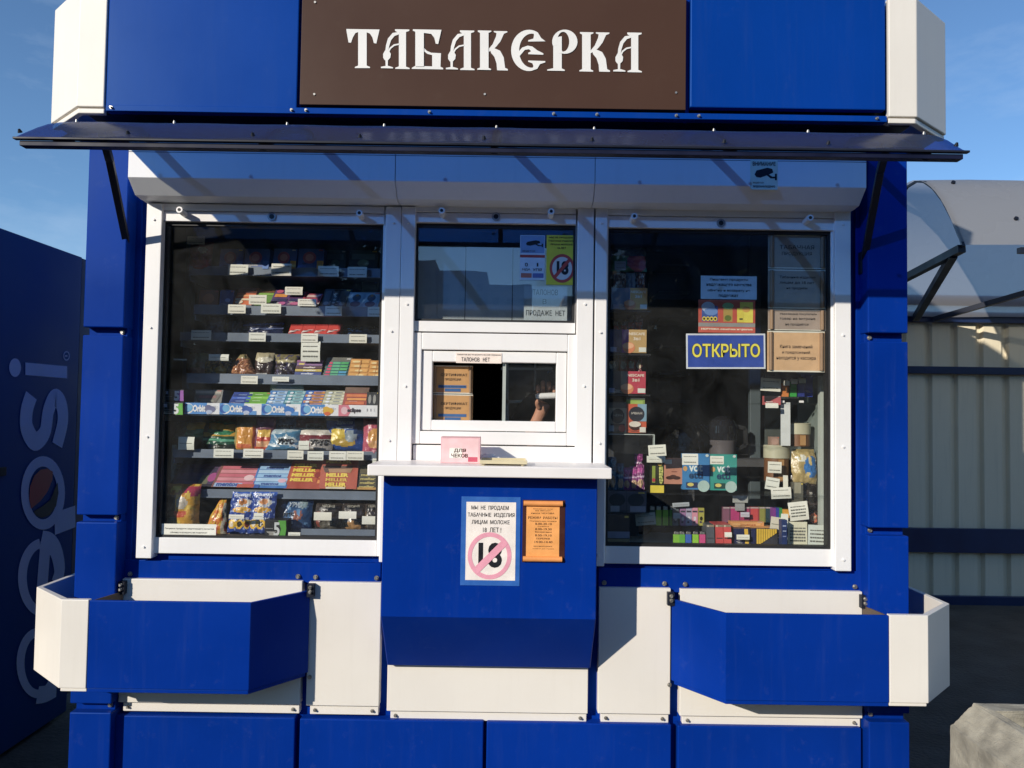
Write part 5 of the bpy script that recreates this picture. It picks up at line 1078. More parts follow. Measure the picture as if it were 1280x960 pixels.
sheet('coupon_notice', 'pale paper about coupons low in the middle pane', 'notice', (655, 358, 709, 402), Yn, ink('c4d0d0', .6), [('ТАЛОНОВ', .2, .78, .09, .25), ('В', .43, .52, .36, .50), ('ПРОДАЖЕ  НЕТ', .05, .95, .68, .86)])
# parchment rack visible through the little service window
def parch(q, x0, x1, z0, z1, Y):
    w, h = x1-x0, z1-z0; RL = ink('8a6a4a', .55)
    for a in (x0+w*.06, x1-w*.06): q.cyl((a, Y-.002, z0+h*.04), (a, Y-.002, z1-h*.03), w*.035, RL, 10)
    q.box(x0+.001, x1-.001, Y-.0006, Y-.0001, z1-h*.035, z1, ink('e4e0cc')); q.box(x0+.001, x1-.001, Y-.0006, Y-.0001, z0, z0+h*.035, ink('e4e0cc'))
def parchb(q, x0, x1, z0, z1, Y):
    parch(q, x0, x1, z0, z1, Y); w, h = x1-x0, z1-z0; BL = ink('2c5a92')
    q.box(x0+w*.14, x1-w*.16, Y-.0009, Y-.0001, z0+h*.20, z0+h*.30, BL); q.box(x0+w*.3, x1-w*.3, Y-.0009, Y-.0001, z0+h*.07, z0+h*.18, BL); q.box(x0+w*.15, x0+w*.28, Y-.0009, Y-.0001, z0+h*.07, z0+h*.12, ink('c87a5a'))
sheet('parchment_card', 'upper parchment card seen through the service window', 'notice', (541, 457, 591, 492), 2.825, ink('c08a4a', .55), [('СЕРТИФИКАТ', .2, .86, .28, .38), ('ПРОДУКЦИИ', .3, .7, .45, .55), ('Группа компаний', .18, .82, .72, .78)], extra=parchb)
sheet('parchment_card', 'lower parchment card seen through the service window', 'notice', (541, 493, 591, 528), 2.825, ink('c08a4a', .55), [('СЕРТИФИКАТ', .2, .86, .28, .38), ('ПРОДУКЦИИ', .3, .7, .45, .55)], extra=parchb)

# ================================================================== right window
YP = YG+.0065
sheet('open_sign', 'blue open sign with yellow lettering on the right window', 'sign', (858, 417, 957, 461), YG+.005, ink('d8dde4', .45), (), extra=lambda q, x0, x1, z0, z1, Y: (q.box(x0+.006, x1-.006, Y-.0004, Y-.0001, z0+.006, z1-.006, ink('1d3f9e', .4)), q.text('ОТКРЫТО', x0+.020, x1-.018, z0+.041, z1-.036, Y-.0008, ink('2a2a18'), .055), q.text('ОТКРЫТО', x0+.022, x1-.020, z0+.042, z1-.037, Y-.0011, ink('f0e23c'), .02)), rot=-.8)
sheet('return_notice', 'pale blue paper with four lines above the snack poster', 'notice', (876, 345, 946, 374), YP, ink('b9cfdc', .6), [('Пищевые продукты', .16, .84, .10, .23), ('надлежащего качества', .10, .90, .33, .46), ('обмену и возврату не', .12, .88, .57, .70), ('подлежат', .32, .67, .80, .93)], bold=.015)
def snack(q, x0, x1, z0, z1, Y):
    w, h = x1-x0, z1-z0; P_ = lambda u, v, k=1: (x0+w*u, Y-.0003*k, z1-h*v)
    def r2(u0, v0, u1, v1, c, k=1): q.add([P_(u0, v1, k), P_(u1, v1, k), P_(u1, v0, k), P_(u0, v0, k)], [(0, 1, 2, 3)], ink(c))
    r2(.06, .18, .34, .66, '2a4a94', 1); q.disc((x0+w*.17, z1-h*.22), w*.12, h*.16, Y-.0006, ink('a8bcd8'), 14); q.disc((x0+w*.22, z1-h*.36), w*.12, h*.12, Y-.0009, ink('5a80c0'), 14)
    for k in range(4): q.disc((x0+w*(.10+.065*k), z1-h*.58), w*.035, h*.07, Y-.0012, ink('e0c434'), 12); q.disc((x0+w*(.10+.065*k), z1-h*.58), w*.018, h*.036, Y-.0015, ink('22200c'), 10)
    r2(.44, .14, .60, .66, 'a88a3c', 1); q.disc((x0+w*.52, z1-h*.18), w*.10, h*.10, Y-.0006, ink('7ab070'), 14); q.disc((x0+w*.52, z1-h*.55), w*.06, h*.09, Y-.0009, ink('5a6a28'), 12)
    r2(.73, .06, .96, .68, 'e4d43c', 1); r2(.68, .24, .80, .68, 'dcc832', 2); q.disc((x0+w*.84, z1-h*.28), w*.07, h*.09, Y-.0009, ink('d89a3c'), 12); r2(.72, .55, .78, .6, '4a4a1c', 3)
    r2(0, .70, 1, .82, '8a8884', 1); r2(0, .83, 1, 1, 'c8503c', 1)
    q.text('НОВИНКА семечки жареные', x0+w*.05, x1-w*.04, z0+h*.07, z0+h*.14, Y-.0008, ink('f4e4c8'), .05)
sheet('snack_poster', 'red snack poster with seed and crouton packets above the open sign', 'poster', (873, 375, 944, 416), YP, ink('b8402c', .5), (), extra=snack)
PT = [((960, 294, 1032, 336), 'top parchment page of the four on the right window', [('ТАБАЧНАЯ', .2, .8, .3, .42), ('ПРОДУКЦИЯ', .24, .76, .5, .62)], 'a49684'),
      ((960, 337, 1032, 386), 'second parchment page from the top on the right window', [('Табачные изделия', .2, .82, .16, .24), ('лицам до 18 лет', .2, .8, .30, .38), ('не продаём', .32, .68, .44, .52)], 'a49684'),
      ((960, 387, 1032, 413), 'third parchment page from the top, shorter than the others', [('Уважаемые покупатели', .2, .84, .16, .28), ('товар на витрине', .2, .82, .40, .52), ('не продаётся', .3, .7, .64, .80)], 'a08c7c'),
      ((959, 414, 1031, 465), 'bright parchment page right of the blue open sign', [('Книга замечаний', .22, .78, .33, .42), ('и предложений', .26, .74, .48, .57), ('находится у кассира', .16, .84, .63, .72)], 'd8a874')]
for r_, l, rows, c in PT:
    sheet('parchment_page', l, 'notice', r_, YP+.004, ink(c, .55), rows, extra=parch, group='parchment pages on the right window')
# ---- coffee rack
cr = thing('coffee_rack', 'narrow dark coffee rack at the left edge of the right window', 'rack', (.42, 3.05, .15))
x0, x1 = gx(757, 2.9, 480), gx(811, 2.9, 480)
p = MB(); p.box(x0-.06, x1, 3.10, 3.11, .15, 2.35, surf('dark_rack_back', (.045, .048, .055), .6)); p.build('back_panel', cr)
for yb_ in (388, 442, 493, 542, 613, 641, 688):
    p = MB(); z = gz(yb_, 2.862, 785); p.box(x0-.06, x1, 2.862, 3.10, z-.006, z, RUBBER if yb_ < 600 else CLEARP); p.build('shelf', cr)
p = MB(); xa, xb, za_, zb_ = rc(755, 543, 818, 567, 2.845); p.box(xa, xb, 2.845, 2.848, za_, zb_, CLEARP); p.box(xb-.002, xb+.001, 2.844, 2.87, za_, zb_, PALE); p.box(xa, xb, 2.844, 2.849, zb_-.001, zb_+.0015, PALE); p.build('front_guard', cr)
bag('coffee_packet', 'dark green and red packet at the top of the coffee rack', 'packet', (764, 308, 810, 338), 3.0, '3c7a5c', [('e', .75, .6, .3, .4, 'b04a5a'), ('r', 0, 0, 1, .35, '40506a')], .014, seed=70)
card((768, 327, 782, 338), 2.97, 'greyish tag on the green and red coffee packet', c='8a9aa8')
for k, (a, c, b_, l) in enumerate(((768, 784, '8a6a5a', 'brown sachet with pale figures in the coffee rack'), (784, 796, '9aacba', 'plain silver sachet in the coffee rack'), (797, 808, '94604a', 'brown and white sachet right of the silver one'))):
    bag('coffee_sachet', l, 'sachet', (a, 339, c, 362), 3.0, b_, [('n', 6, 6, .15, 'd0c4b8')] if k != 1 else [], .008, 'flat', 71+k)
def nes(a, c, u=.5, w='e8d8c0'): return [('r', u, 0, 1, 1, c), ('t', .54 if u < .6 else .62, .12, .96, .24, 'NESCAFE', w, .03), ('t', .66, .32, .84, .46, '3в1', w, .03), ('e', u, .78, .16, .24, 'd87a4a'), ('e', u-.02, .70, .15, .13, 'e8a878'), ('r', .80, .76, .99, .96, 'd8d8c8'), ('r', .06, .76, .22, .96, '8a96b8')]
pack('coffee_box', 'blue and orange coffee stick box in the coffee rack', 'box', (764, 360, 809, 387), 2.97, '6a86a8', nes(0, 'd89a4c', .52), .10)
pack('coffee_box', 'purple and gold coffee stick box in the coffee rack', 'box', (760, 412, 808, 441), 2.97, '2c2a52', [('r', .36, 0, .6, 1, '7a2c86')]+nes(0, 'b89254', .54), .10)
pack('coffee_box', 'black and red coffee stick box in the coffee rack', 'box', (757, 464, 807, 492), 2.97, '1c2430', [('r', .38, 0, .6, 1, '6a6a60')]+nes(0, 'b83042', .54), .10)
for k in range(3): bag('coffee_sachet', ['red topped coffee stick at left above the purple and gold box', 'red topped coffee stick in the middle above the purple and gold box', 'red topped coffee stick at right above the purple and gold box'][k], 'sachet', ((768, 777, 785)[k], (400, 399, 391)[k], (775, 785, 805)[k], 413), 3.02, '5a4a5a', [('r', .1, .5, .9, 1, 'c8463a'), ('n', 6, 8, .2, '8a7a70'), ('r', .45, 0, .55, 1, '3a2c34') if k == 2 else ('r', 0, 0, 0, 0, '3a2c34')], .007, 'flat', 75+k)
for k, (a, c, b_, l) in enumerate(((760, 773, '34343a', 'dim grey coffee stick above the black and red box'), (775, 785, '8a3a34', 'red and cream coffee stick above the black and red box'), (785, 796, 'd0402c', 'bright red coffee stick above the black and red box'), (796, 804, '7a343c', 'dull crimson coffee stick above the black and red box'))):
    bag('coffee_sachet', l, 'sachet', (a, 445, c, 466), 3.0, b_, [('e', .5, .5, .35, .25, 'c8b89a'), ('r', 0, 0, 1, .2, '5a4a30')], .007, 'flat', 80+k)
pack('chicory_box', 'black and cream chicory box left in its pair on the coffee rack', 'box', (761, 503, 783, 541), 2.97, 'a89a80', [('r', 0, 0, 1, .18, '5c564c'), ('e', .5, .45, .38, .24, '16181c'), ('t', .25, .38, .78, .46, 'ЧЁРН', 'a09a8a', .02), ('r', .1, .7, .9, .98, '3c2a26'), ('e', .75, .85, .2, .12, 'b03c2c'), ('r', 0, .76, .3, .95, '98a0a8')], .06)
pack('chicory_box', 'red and pale blue chicory box right in its pair on the coffee rack', 'box', (783, 505, 808, 541), 2.97, 'c8502c', [('r', .55, 0, 1, .6, '7aa0b4'), ('e', .5, .35, .40, .26, '22222a'), ('t', .25, .28, .78, .36, 'ИВАН', 'c8c0b0', .02), ('e', .42, .75, .30, .16, '3a2018'), ('e', .42, .70, .30, .10, 'e0d4c0'), ('r', .66, .8, .96, .98, 'd8d4c4')], .06)
pack('box_lid', 'small green lidded box on top of the chicory pair', 'box', (783, 497, 806, 506), 2.98, '7c9a3c', [('r', 0, 0, 1, .3, '3a4038'), ('r', .1, .45, .9, .9, '94b44a')], .06)
for k in range(7):
    a = (755, 762, 772, 780, 789, 797, 795)[k]; top = (577, 572, 580, 585, 584, 582, 568)[k]; pur = k >= 3
    bag('coffee_sachet', ['dim blue coffee stick at the left end of the lower coffee shelf', 'blue coffee stick second from left on the lower coffee shelf', 'blue and brown coffee stick next to the purple ones', 'purple coffee stick with cup, first after the blue ones', 'purple coffee stick with shiny top in the middle', 'purple coffee stick with tan cup at the right end', 'magenta coffee stick standing behind the purple ones'][k], 'sachet',
        (a, top, a+10, 613 if k < 6 else 592), 2.965 if k < 6 else 2.99, '7a2a68' if pur else '2c4a66', [('r', 0, .12, 1, .3, 'b03a8a' if pur else '3c6a84'), ('r', 0, .42, 1, .5, 'd8b0cc' if pur else '6a8a9a'), ('e', .5, .75, .35, .18, 'b8906a')], .007, 'flat', 90+k)
pack('coffee_box', 'pale mauve box with two dark circles under the coffee sticks', 'box', (757, 614, 808, 641), 2.965, '4c4c58', [('e', .28, .4, .2, .3, '22262c'), ('e', .74, .4, .2, .3, '22262c'), ('r', .12, .68, .34, .95, '9a9ca8'), ('r', .6, .68, .98, .95, '8a8c9c'), ('r', .5, 0, .52, 1, '3c3c46')], .10)
pack('coffee_box', 'brownish carton with a lilac band at the foot of the coffee rack', 'box', (755, 643, 787, 684), 2.93, '3c3430', [('r', 0, .52, 1, .72, '7c829c'), ('r', 0, .74, 1, 1, '8a7a54')], .08)
# ---- front ledge of the right window
lg = thing('glass_shelf', 'clear two-tier shelf low in the right window', 'shelf', (.8, 3.0, .8))
p = MB(); x0, x1 = gx(812, 2.9, 600), gx(1030, 2.9, 600); z = gz(617, 2.90, 880); p.box(x0, x1, 2.90, 3.05, z-.006, z-.001, CLEARP); p.build('tier', lg)
p = MB(); z3 = gz(684, 2.86, 880); p.box(x0-.1, x1, 2.845, 3.2, z3-.012, z3-.001, PALE); p.build('ledge', lg)
p = MB(); z2 = gz(659, 2.95, 880); p.box(x0, x1-.2, 2.95, 3.05, z2-.005, z2-.001, CLEARP); p.build('tier', lg)
for x in (x0+.002, x1-.01):
    p = MB(); p.box(x, x+.006, 3.04, 3.05, z3, z, CLEARP); p.build('support', lg)
pack('battery_pack', 'black and yellow battery blister pack hung in the right window', 'battery pack', (813, 574, 830, 616), 2.90, '15150f', [('r', 0, 0, 1, .02, 'c8b820'), ('r', 0, .78, 1, 1, 'e8cc22'), ('e', .7, .12, .2, .08, 'c89a30'), ('r', .12, .2, .36, .70, '8a9a30'), ('r', .64, .2, .90, .72, '6a7a2a'), ('r', .42, .2, .58, .74, '2c2c1c'), ('e', .24, .62, .12, .06, 'b8343a')]+[('t', .62, .24+.085*k, .92, .31+.085*k, c, 'd8d46a', .05) for k, c in enumerate('ENERGY')], .02)
card((810, 556, 832, 570), 2.818, 'cream price tag at the top of the battery pack', rot=-4); card((808, 570, 831, 578), 2.89, 'crumpled cream slip under the battery pack tag', n_lines=1, bend=.01)
pack('wet_wipe_pack', 'peach pack with a dark moustache shape beside the battery pack', 'pack', (830, 573, 853, 605), 2.90, 'c07c60', [('e', .32, .76, .22, .07, '3c2018'), ('e', .68, .76, .22, .07, '3c2018'), ('e', .5, .70, .18, .06, '4a281c'), ('r', .02, .05, .42, .22, 'e0d8c4'), ('r', .4, .5, .7, .53, '8a4c3c')], .02)
def vot(b2): return [('t', .24, .30, .74, .50, 'vot', 'e4efe8', .03), ('t', .24, .50, .76, .70, 'etti', '1e3a5c', .03), ('e', .10, .42, .08, .07, 'd8a05a'), ('r', .14, .80, .56, .95, b2), ('e', .3, .86, .12, .05, 'e0cc60'), ('e', .78, .90, .22, .16, 'a8c4b8'), ('e', .9, .05, .06, .04, 'c8d4cc')]
pack('wet_wipe_pack', 'blue pack with round pale badge in the right window', 'pack', (853, 567, 887, 612), 2.895, '2c78b4', vot('2c3458'), .025)
pack('wet_wipe_pack', 'teal green pack with round pale badge in the right window', 'pack', (888, 568, 921, 613), 2.895, '2a9484', vot('24443c'), .025)
card((852, 567, 872, 581), 2.818, 'cream price tag on the blue pack'); card((887, 570, 904, 580), 2.818, 'cream price tag on the teal green pack')
# shapes in the dark behind
p = MB(); c = at(903, 550, 3.25)
n1, n2 = 18, 9
prof2 = [(.045, -.075), (.055, -.07), (.056, -.02), (.058, .0), (.062, .03), (.060, .06), (.048, .085), (.02, .10), (.0, .102)]
for j in range(len(prof2)-1):
    p.add([(c.x+r_*math.cos(2*math.pi*i/n1), c.y+r_*math.sin(2*math.pi*i/n1), c.z+z) for r_, z in prof2[j:j+2] for i in range(n1)], [(i, (i+1) % n1, n1+(i+1) % n1, n1+i) for i in range(n1)], surf('pale_grey_plastic', (.10, .09, .095), .3) if j < 3 else surf('glossy_grey_plastic', (.012, .012, .015), .12, coat=.6), True)
p.cyl((c.x-.05, c.y, c.z+.03), (c.x-.095, c.y-.01, c.z+.065), .018, surf('glossy_grey_plastic', (.012, .012, .015), .12), 10, r2=.008)
for a, b_ in (((.055, .06), (.095, .05)), ((.095, .05), (.098, -.02)), ((.098, -.02), (.055, -.04))): p.bar((c.x+a[0], c.y, c.z+a[1]), (c.x+b_[0], c.y, c.z+b_[1]), .016, .014, RUBBER, up=(0, 1, 0))
o = p.build('kettle'); tag(o, 'grey electric kettle in the dark behind the teal green pack', 'kettle')
p = MB(); x0, x1, z0, z1 = rc(868, 575, 940, 640, 3.2); zk = c.z-.0755; p.box(x0-.1, x1+.3, 3.17, 3.6, zk-.03, zk, LINING); p.box(x0-.05, x0, 3.2, 3.55, .15, zk-.03, LINING); p.box(x1+.1, x1+.15, 3.2, 3.55, .15, zk-.03, LINING)
o = p.build('counter_table'); tag(o, 'dark inner counter carrying the kettle', 'table')
bag('carrier_bag', 'shiny black plastic bag left of the kettle in the dark', 'bag', (832, 530, 882, 580), 3.22, '0c0c0e', [], .06, 'sack', 101, rough=.2)
for k in range(7):
    p = MB(); x0, x1, z0, z1 = rc(824, 330+34*k, 862, 333+34*k, 3.9); p.box(x0, x1, 3.9, 4.1, z0, z1, surf('grey_cabinet_edge', (.10, .11, .12), .4))
    if k == 0: cab = thing('drawer_cabinet', 'dark cabinet with thin grey shelf edges deep inside the kiosk', 'cabinet', (.85, 4.1, .15)); q = MB(); q.box(x0-.02, x1+.02, 4.1, 4.4, .15, z1+.06, LINING); q.build('carcass', cab)
    p.build('shelf_edge', cab)
p = MB(); x0, x1, z0, z1 = rc(938, 290, 951, 600, 3.3); p.box(x0, x1, 3.3, 3.33, .15, z1, surf('grey_blue_post', (.07, .09, .10), .5)); o = p.build('inner_post', bevel=.002); tag(o, 'grey upright post inside the kiosk behind the open sign', 'post')
# lighters and small goods
LT = 'lighters on the clear shelf'
def lighter(a, c, y0, y1, Y, colr, label, grp=LT):
    x0, x1, z0, z1 = rc(a, y0, c, y1, Y); w = x1-x0; p = MB(); h = z1-z0
    p.box(x0, x1, Y, Y+w*.55, z0, z0+h*.78, ink(colr, .25)); p.box(x0+w*.12, x1-w*.12, Y+w*.06, Y+w*.5, z0+h*.78, z0+h*.94, ZINC); p.box(x0+w*.5, x1-w*.15, Y+w*.1, Y+w*.45, z0+h*.94, z1, RUBBER)
    p.cyl((x0+w*.2, Y+w*.3, z0+h*.93), (x0+w*.45, Y+w*.3, z0+h*.93), h*.05, ZINC, 8)
    o = p.build('lighter', bevel=.0012); tag(o, label, 'lighter', grp); return o
for k, (a, cc, l) in enumerate(((812, '3a4a3c', 'dull grey green lighter left of the lime ones'), (820, '8ab42c', 'first lime lighter from the left on the upper tier'), (828.5, '8cc030', 'second lime lighter beside the tilted grey tag'), (837, '6c9c34', 'darker lime lighter right of its twins on the upper tier'))): lighter(a, a+7, 632, 657, 2.95, cc, l)
for k, (a, cc, l) in enumerate(((841, '5a6068', 'grey tube holder under a long grey tag'), (850, '9c6a96', 'lilac tube holder in the patterned row'), (857.5, 'a8a0b8', 'silver lilac tube holder in the patterned row'), (865, 'd88a9c', 'pink tube holder in the patterned row'), (873, 'a8a03c', 'olive yellow tube holder with black marks in the patterned row'))):
    pack('cigarette_holder', l, 'holder', (a, 635, a+7.2, 657), 2.94, cc, [('n', 0, 0, 0, '0') if 0 else ('r', .1, .15, .9, .25, '3a3640'), ('e', .5, .6, .25, .12, 'd8ccd4' if k != 4 else '22200c'), ('e', .4, .8, .2, .06, '3a3048')], .012)
card((794, 641, 819, 656), 2.93, 'tilted grey tag left of the lime lighters', c='a4a69a', rot=-6); card((840, 628, 861, 633), 2.93, 'long narrow grey tag above the patterned holders', c='9aa0a4', n_lines=1, rot=-4); card((841, 641, 850, 648), 2.93, 'tiny grey tag on the patterned holders', c='9aa0a4', n_lines=0)
for k, (a, cc, l) in enumerate(((842, '7ab82c', 'lime lighter at left of the ledge row'), (849, '5aa834', 'green lighter second in the ledge row'), (857, '2c5ab4', 'blue lighter in the ledge row'), (866, '8cc82c', 'yellow green lighter in the ledge row'), (874.5, 'd0407c', 'magenta lighter at right of the ledge row'))): lighter(a, a+7.4, 664, 683, 2.89, cc, l, 'lighters along the window ledge')
for k, (a, cc, l) in enumerate(((884, '4a4e54', 'grey slim card pack in the leaning row on the ledge'), (895, 'c83c3a', 'red slim card pack in the leaning row on the ledge'), (905, 'd04440', 'red slim card pack with a cream tag in the leaning row'))):
    pack('cigarette_paper_pack', l, 'pack', (a, 656, a+9.5, 683), 2.88, cc, [('r', 0, 0, 1, .10, '8a7a60'), ('r', .1, .02, .3, .1, 'c8bca0'), ('r', .1, .6, .9, .64, '2a2a2c')], .09, skew=-2)
card((905, 665, 914, 671), 2.87, 'small cream tag on the right red card pack', n_lines=0)
for k, (a, c2, cc, l) in enumerate(((904, 913, '7a4a5e', 'mauve box behind the orange flat box'), (913.5, 926, 'b02c6a', 'magenta box behind the orange flat box'), (926.5, 938, 'a8305c', 'plum box with grey tag behind the orange flat box'), (938.5, 949, 'c83c3c', 'red box behind the orange flat box'), (949.5, 957, '8a8a3a', 'olive box behind the orange flat box'), (957.5, 966, '1e3c44', 'dark teal box right of the olive one'))):
    pack('cigarette_case', l, 'case', (a, 634, c2, 653), 2.98, cc, [('r', .1, .1, .3, .95, cc), ('r', 0, 0, 1, .08, 'b8a8a8'), ('r', .85, 0, .9, 1, '3a2a30')], .02)
card((915, 619, 934, 628), 2.97, 'grey tag standing above the magenta box', c='b4b4ac', n_lines=1); card((918, 627, 930, 638), 2.975, 'grey stem slip under the standing grey tag', c='8a8c8c', n_lines=0, name='tag_stem'); card((925, 640, 936, 646), 2.965, 'small pale tag on the plum box', c='b8b4c0', n_lines=1)
pack('incense_box', 'long orange incense box lying across the ledge goods', 'box', (913, 652, 955, 659), 2.92, 'd8904a', [('r', .06, .3, .9, .7, 'e4a45c'), ('t', .3, .3, .75, .7, 'incense', 'b05a28', .02)], .03)
pack('incense_box', 'second orange incense box lower and further right', 'box', (938, 658, 965, 662), 2.91, 'd08a44', [('r', .06, .3, .9, .7, 'dc9c58')], .03)
pack('match_display', 'navy pack with yellow edge at the ledge', 'pack', (919, 661, 938, 683), 2.88, '1c2248', [('r', .66, 0, .9, 1, 'e8b424'), ('r', .9, 0, 1, 1, '2a2a3a')], .05, skew=-4)
card((920, 668, 936, 674), 2.865, 'narrow cream tag on the navy ledge pack', n_lines=1)
pack('match_display', 'yellow striped matchbox row sloping down on the ledge', 'matches', (939, 661, 972, 683), 2.88, '2c2c34', [('r', 0, 0, .16, 1, '1c2248')]+[('p', [(.2+.085*k, 0), (.272+.085*k, .0), (.272+.085*k, max(.12, .95-.09*k)), (.2+.085*k, max(.2, 1-.09*k))], 'e8b820') for k in range(9)], .05, skew=0)
# ---- clear tower with tubs at the right
tw = thing('display_tower', 'pale clear plastic display tower at the right edge of the right window', 'rack', (1.12, 2.95, .8))
xa, xb = gx(953, 2.97, 560), gx(1034, 2.93, 560)
p = MB(); p.box(xb-.03, xb-.004, 2.92, 2.945, z3, gz(470, 2.92, 1030), PALE); p.box(xb-.012, xb-.004, 2.945, 3.2, z3, gz(470, 2.92, 1030), surf('mist_plastic', (.22, .26, .24), .4)); p.build('side_panel', tw)
p = MB(); p.box(gx(956, 3.2, 560), xb, 3.2, 3.205, z3, gz(468, 3.2, 1000), surf('dim_back_plastic', (.06, .07, .065), .5)); p.build('back_panel', tw)
for yy in (504, 559, 603, 650):
    p = MB(); z = gz(yy, 2.94, 1000); p.box(xa+.01, xb-.03, 2.95, 3.2, z-.005, z, CLEARP); p.build('shelf', tw)
p = MB()
for px in (978, 1002, 1026): c = at(px, 502, 2.945); p.box(c.x-.008, c.x+.008, 2.944, 2.95, c.z-.004, c.z+.004, WHITE)
p.build('shelf_clip', tw)
card((975, 503, 987, 557), 2.96, 'tall blank white strip beside the upper brown tub', name='paper_strip', n_lines=0, c='d8dcd8', bend=.002)
for r_, cc, h_, l in (((978, 474, 986, 496), 'd8782c', 1, 'orange lighter under the bright parchment page'), ((988, 472, 996, 496), '2ca03c', 1, 'green lighter under the bright parchment page'), ((997.5, 471, 1006, 496), '1a2a78', 1, 'navy lighter beside the wide blue one')):
    lighter(r_[0], r_[2], r_[1], r_[3], 2.93, cc, l, 'lighters under the parchment page')
    card((r_[0], r_[1]+2, r_[2], r_[1]+8), 2.925, 'cream tag on the '+l.split(' lighter')[0]+' lighter under the parchment page', n_lines=0)
pack('lighter_box', 'plain bright blue box right of the three lighters', 'box', (1006, 468, 1016, 496), 2.95, '1c34a4', [('r', .1, .1, .9, .12, '3a54c4')], .02)
p = MB(); x0, x1, z0, z1 = rc(956, 464, 975, 474, 2.93); p.box(x0, x1, 2.93, 2.96, z0, z1, ink('4a4a48', .3)); p.box(x0+.004, x1-.02, 2.928, 2.9299, z0+.012, z1-.004, ink('1a1a1a')); o = p.build('clip', bevel=.002); tag(o, 'black plastic clip above the large tag by the lighters', 'clip')
card((950, 473, 975, 489), 2.925, 'large cream tag left of the orange lighter', rot=3)
pack('lighter_box', 'small red and black packet above the shelf clips', 'packet', (955, 495, 976, 506), 2.93, 'c8585a', [('p', [(0, 0), (.9, 0), (.3, .6), (0, .7)], '2a2224'), ('r', .1, .62, .5, .7, 'e8c8c4')], .02)
card((956, 504, 972, 510), 2.92, 'pale tag under the small red and black packet', n_lines=0)
def tub(label, cx, y0, y1, ww, Y, lidv):
    x0, x1, z0, z1 = rc(cx-ww/2, y0, cx+ww/2, y1, Y); r_ = (x1-x0)/2; c = Vector(((x0+x1)/2, Y+r_, z0)); h = z1-z0
    e = thing('tub', label, 'tub', c, 'brown tubs in the display tower')
    p = MB(); p.cyl(c, c+Vector((0, 0, h*lidv)), r_*.95, surf('brown_tub_label', (.16, .070, .028), .45), 28); p.box(c.x-.008, c.x+.014, c.y-r_*.955-.0008, c.y-r_*.9, c.z+.004, c.z+h*lidv-.004, surf('tan_tub_stripe', (.36, .2, .08), .5)); p.build('label_band', e)
    p = MB(); p.cyl(c+Vector((0, 0, h*lidv)), c+Vector((0, 0, h*.97)), r_, surf('cream_tub_lid', (.44, .42, .30), .4), 28); p.cyl(c+Vector((0, 0, h*.97)), c+Vector((0, 0, h)), r_*1.02, surf('cream_tub_lid', (.44, .42, .30), .4), 28, r2=r_*.96); p.build('lid', e)
tub('upper brown tub with cream lid right of the blank strip', 1003, 529, 558, 31, 2.97, .52)
tub('lower brown tub with wide cream lid and a tag', 976, 557, 602, 32, 2.96, .64)
pack('tin', 'small pinkish tin left of the blank white strip', 'tin', (963, 546, 974, 558), 3.0, '9a7a6a', [('e', .5, .5, .4, .35, 'b08a7a')], .03)
card((959, 577, 976, 591), 2.94, 'cream tag on the lower brown tub', rot=2); card((956, 597, 973, 612), 2.935, 'crooked cream tag under the lower brown tub', rot=9, bend=.008); card((963, 609, 988, 623), 2.93, 'wide cream tag overlapping the crooked one', rot=-3); card((978, 594, 984, 612), 2.945, 'blank upright cream slip beside the crooked tag', n_lines=0)
bag('spice_bag', 'crumpled beige bag with a blue label in the display tower', 'bag', (993, 562, 1025, 606), 2.95, 'a89058', [('d', .25, 2, '2c6ab0', 0, -.0) if 0 else ('e', .75, .5, .28, .32, '2468b0'), ('e', .35, .25, .2, .1, 'd8d4c0'), ('n', 5, 5, .3, 'c8b070')], .016, 'sack', 110)
bag('coal_bag', 'glossy black plastic bag at the right of the display tower', 'bag', (990, 592, 1033, 652), 2.955, '1a1614', [('n', 4, 9, .3, '3a302c'), ('n', 11, 14, .42, 'a8a49c'), ('e', .15, .3, .12, .16, '8a7c5c')], .03, 'sack', 111, rough=.15)
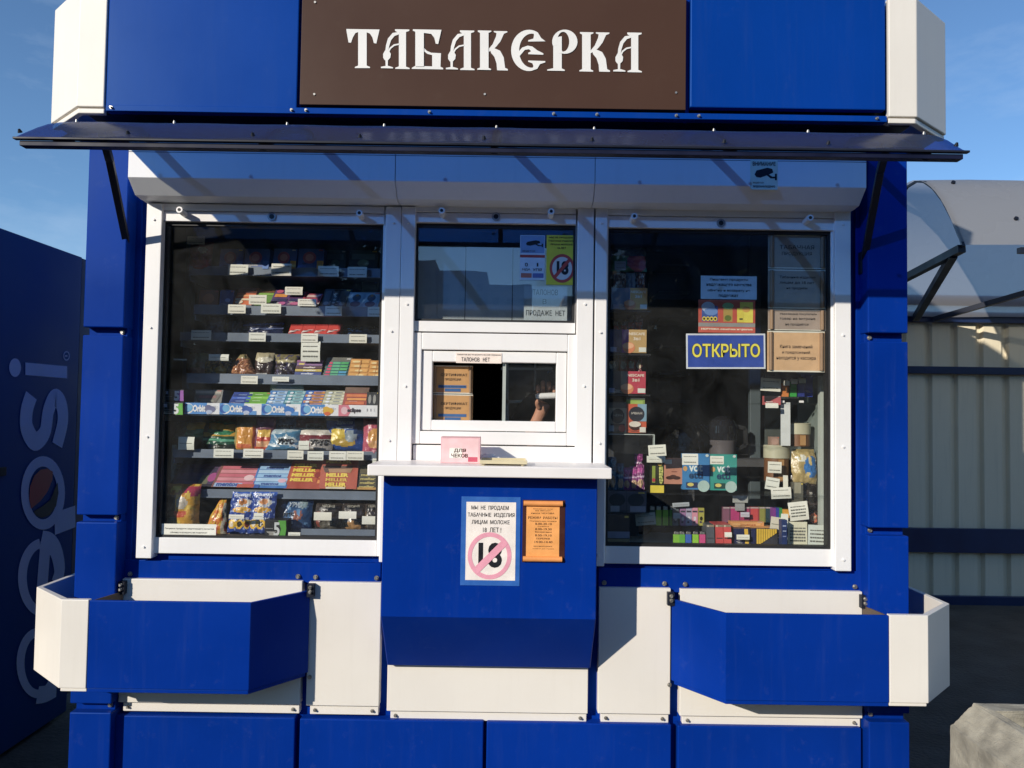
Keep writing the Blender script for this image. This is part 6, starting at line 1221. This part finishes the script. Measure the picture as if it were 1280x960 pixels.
pack('tin', 'grey tin with a yellowish cap behind the tags', 'tin', (990, 603, 1004, 630), 2.94, '5a584c', [('r', .2, .0, .8, .5, '9a957c')], .03)
for k, (a, cc, l) in enumerate(((966, '7a2c86', 'thin purple booklet at the foot of the tower'), (970, '2c3a9a', 'thin indigo booklet at the foot of the tower'), (974, '2c8a4a', 'thin green booklet at the foot of the tower'))): pack('booklet', l, 'booklet', (a, 635, a+3.8, 652), 2.95, cc, [('r', .1, .1, .3, .9, cc)], .03)
pack('booklet', 'orange yellow packet behind the big curled tag', 'packet', (979, 637, 991, 647), 2.94, 'e09a24', [('r', .1, .4, .9, .6, 'f0b440')], .02)
card((985, 627, 1009, 650), 2.91, 'big curled cream tag with five lines in the right corner', bend=.014, n_lines=4, rot=-7)
card((962, 646, 976, 664), 2.90, 'tilted cream card with a red mark by the matchboxes', rot=8, n_lines=1, c='d8cdb4'); card((975, 642, 984, 660), 2.895, 'narrow cream slip between the tilted card and the big tag', rot=4, n_lines=1)
bag('snack_bag', 'small dark pack with a reddish picture in the right corner', 'packet', (1010, 640, 1026, 657), 2.92, '2c1c18', [('e', .6, .5, .35, .35, 'b85a3c'), ('e', .6, .5, .2, .2, 'e0b090')], .008, 'flat', 115)
pack('cigarette_case', 'black tin with gold marks under the big curled tag', 'tin', (984, 648, 1005, 656), 2.92, '1c1814', [('r', .1, .3, .6, .6, '8a7a3c'), ('r', .7, .2, .95, .9, 'b88a8a')], .03)
pack('lighter_box', 'slim dark blue box left of the stacked cream cards', 'box', (977, 650, 984, 683), 2.818, '182a5c', [('r', .2, .2, .8, .25, '9aa8c8'), ('r', .2, .4, .8, .44, '9aa8c8'), ('r', .2, .6, .8, .64, '7a88b8')], .03)
card((984, 652, 1008, 683), 2.87, 'tall cream card with four lines of print on the ledge', n_lines=5, c='dcd8b8'); card((1009, 656, 1034, 683), 2.865, 'pale greenish card in the lower right corner of the window', n_lines=4, c='d4dcd0', rot=2)

# ---- tidy: group members whose labels repeat would be listed here
for l, ns in LABELS.items():
    if len(ns) > 1: print('REPEATED LABEL', l, ns)
print('THINGS', len(LABELS))
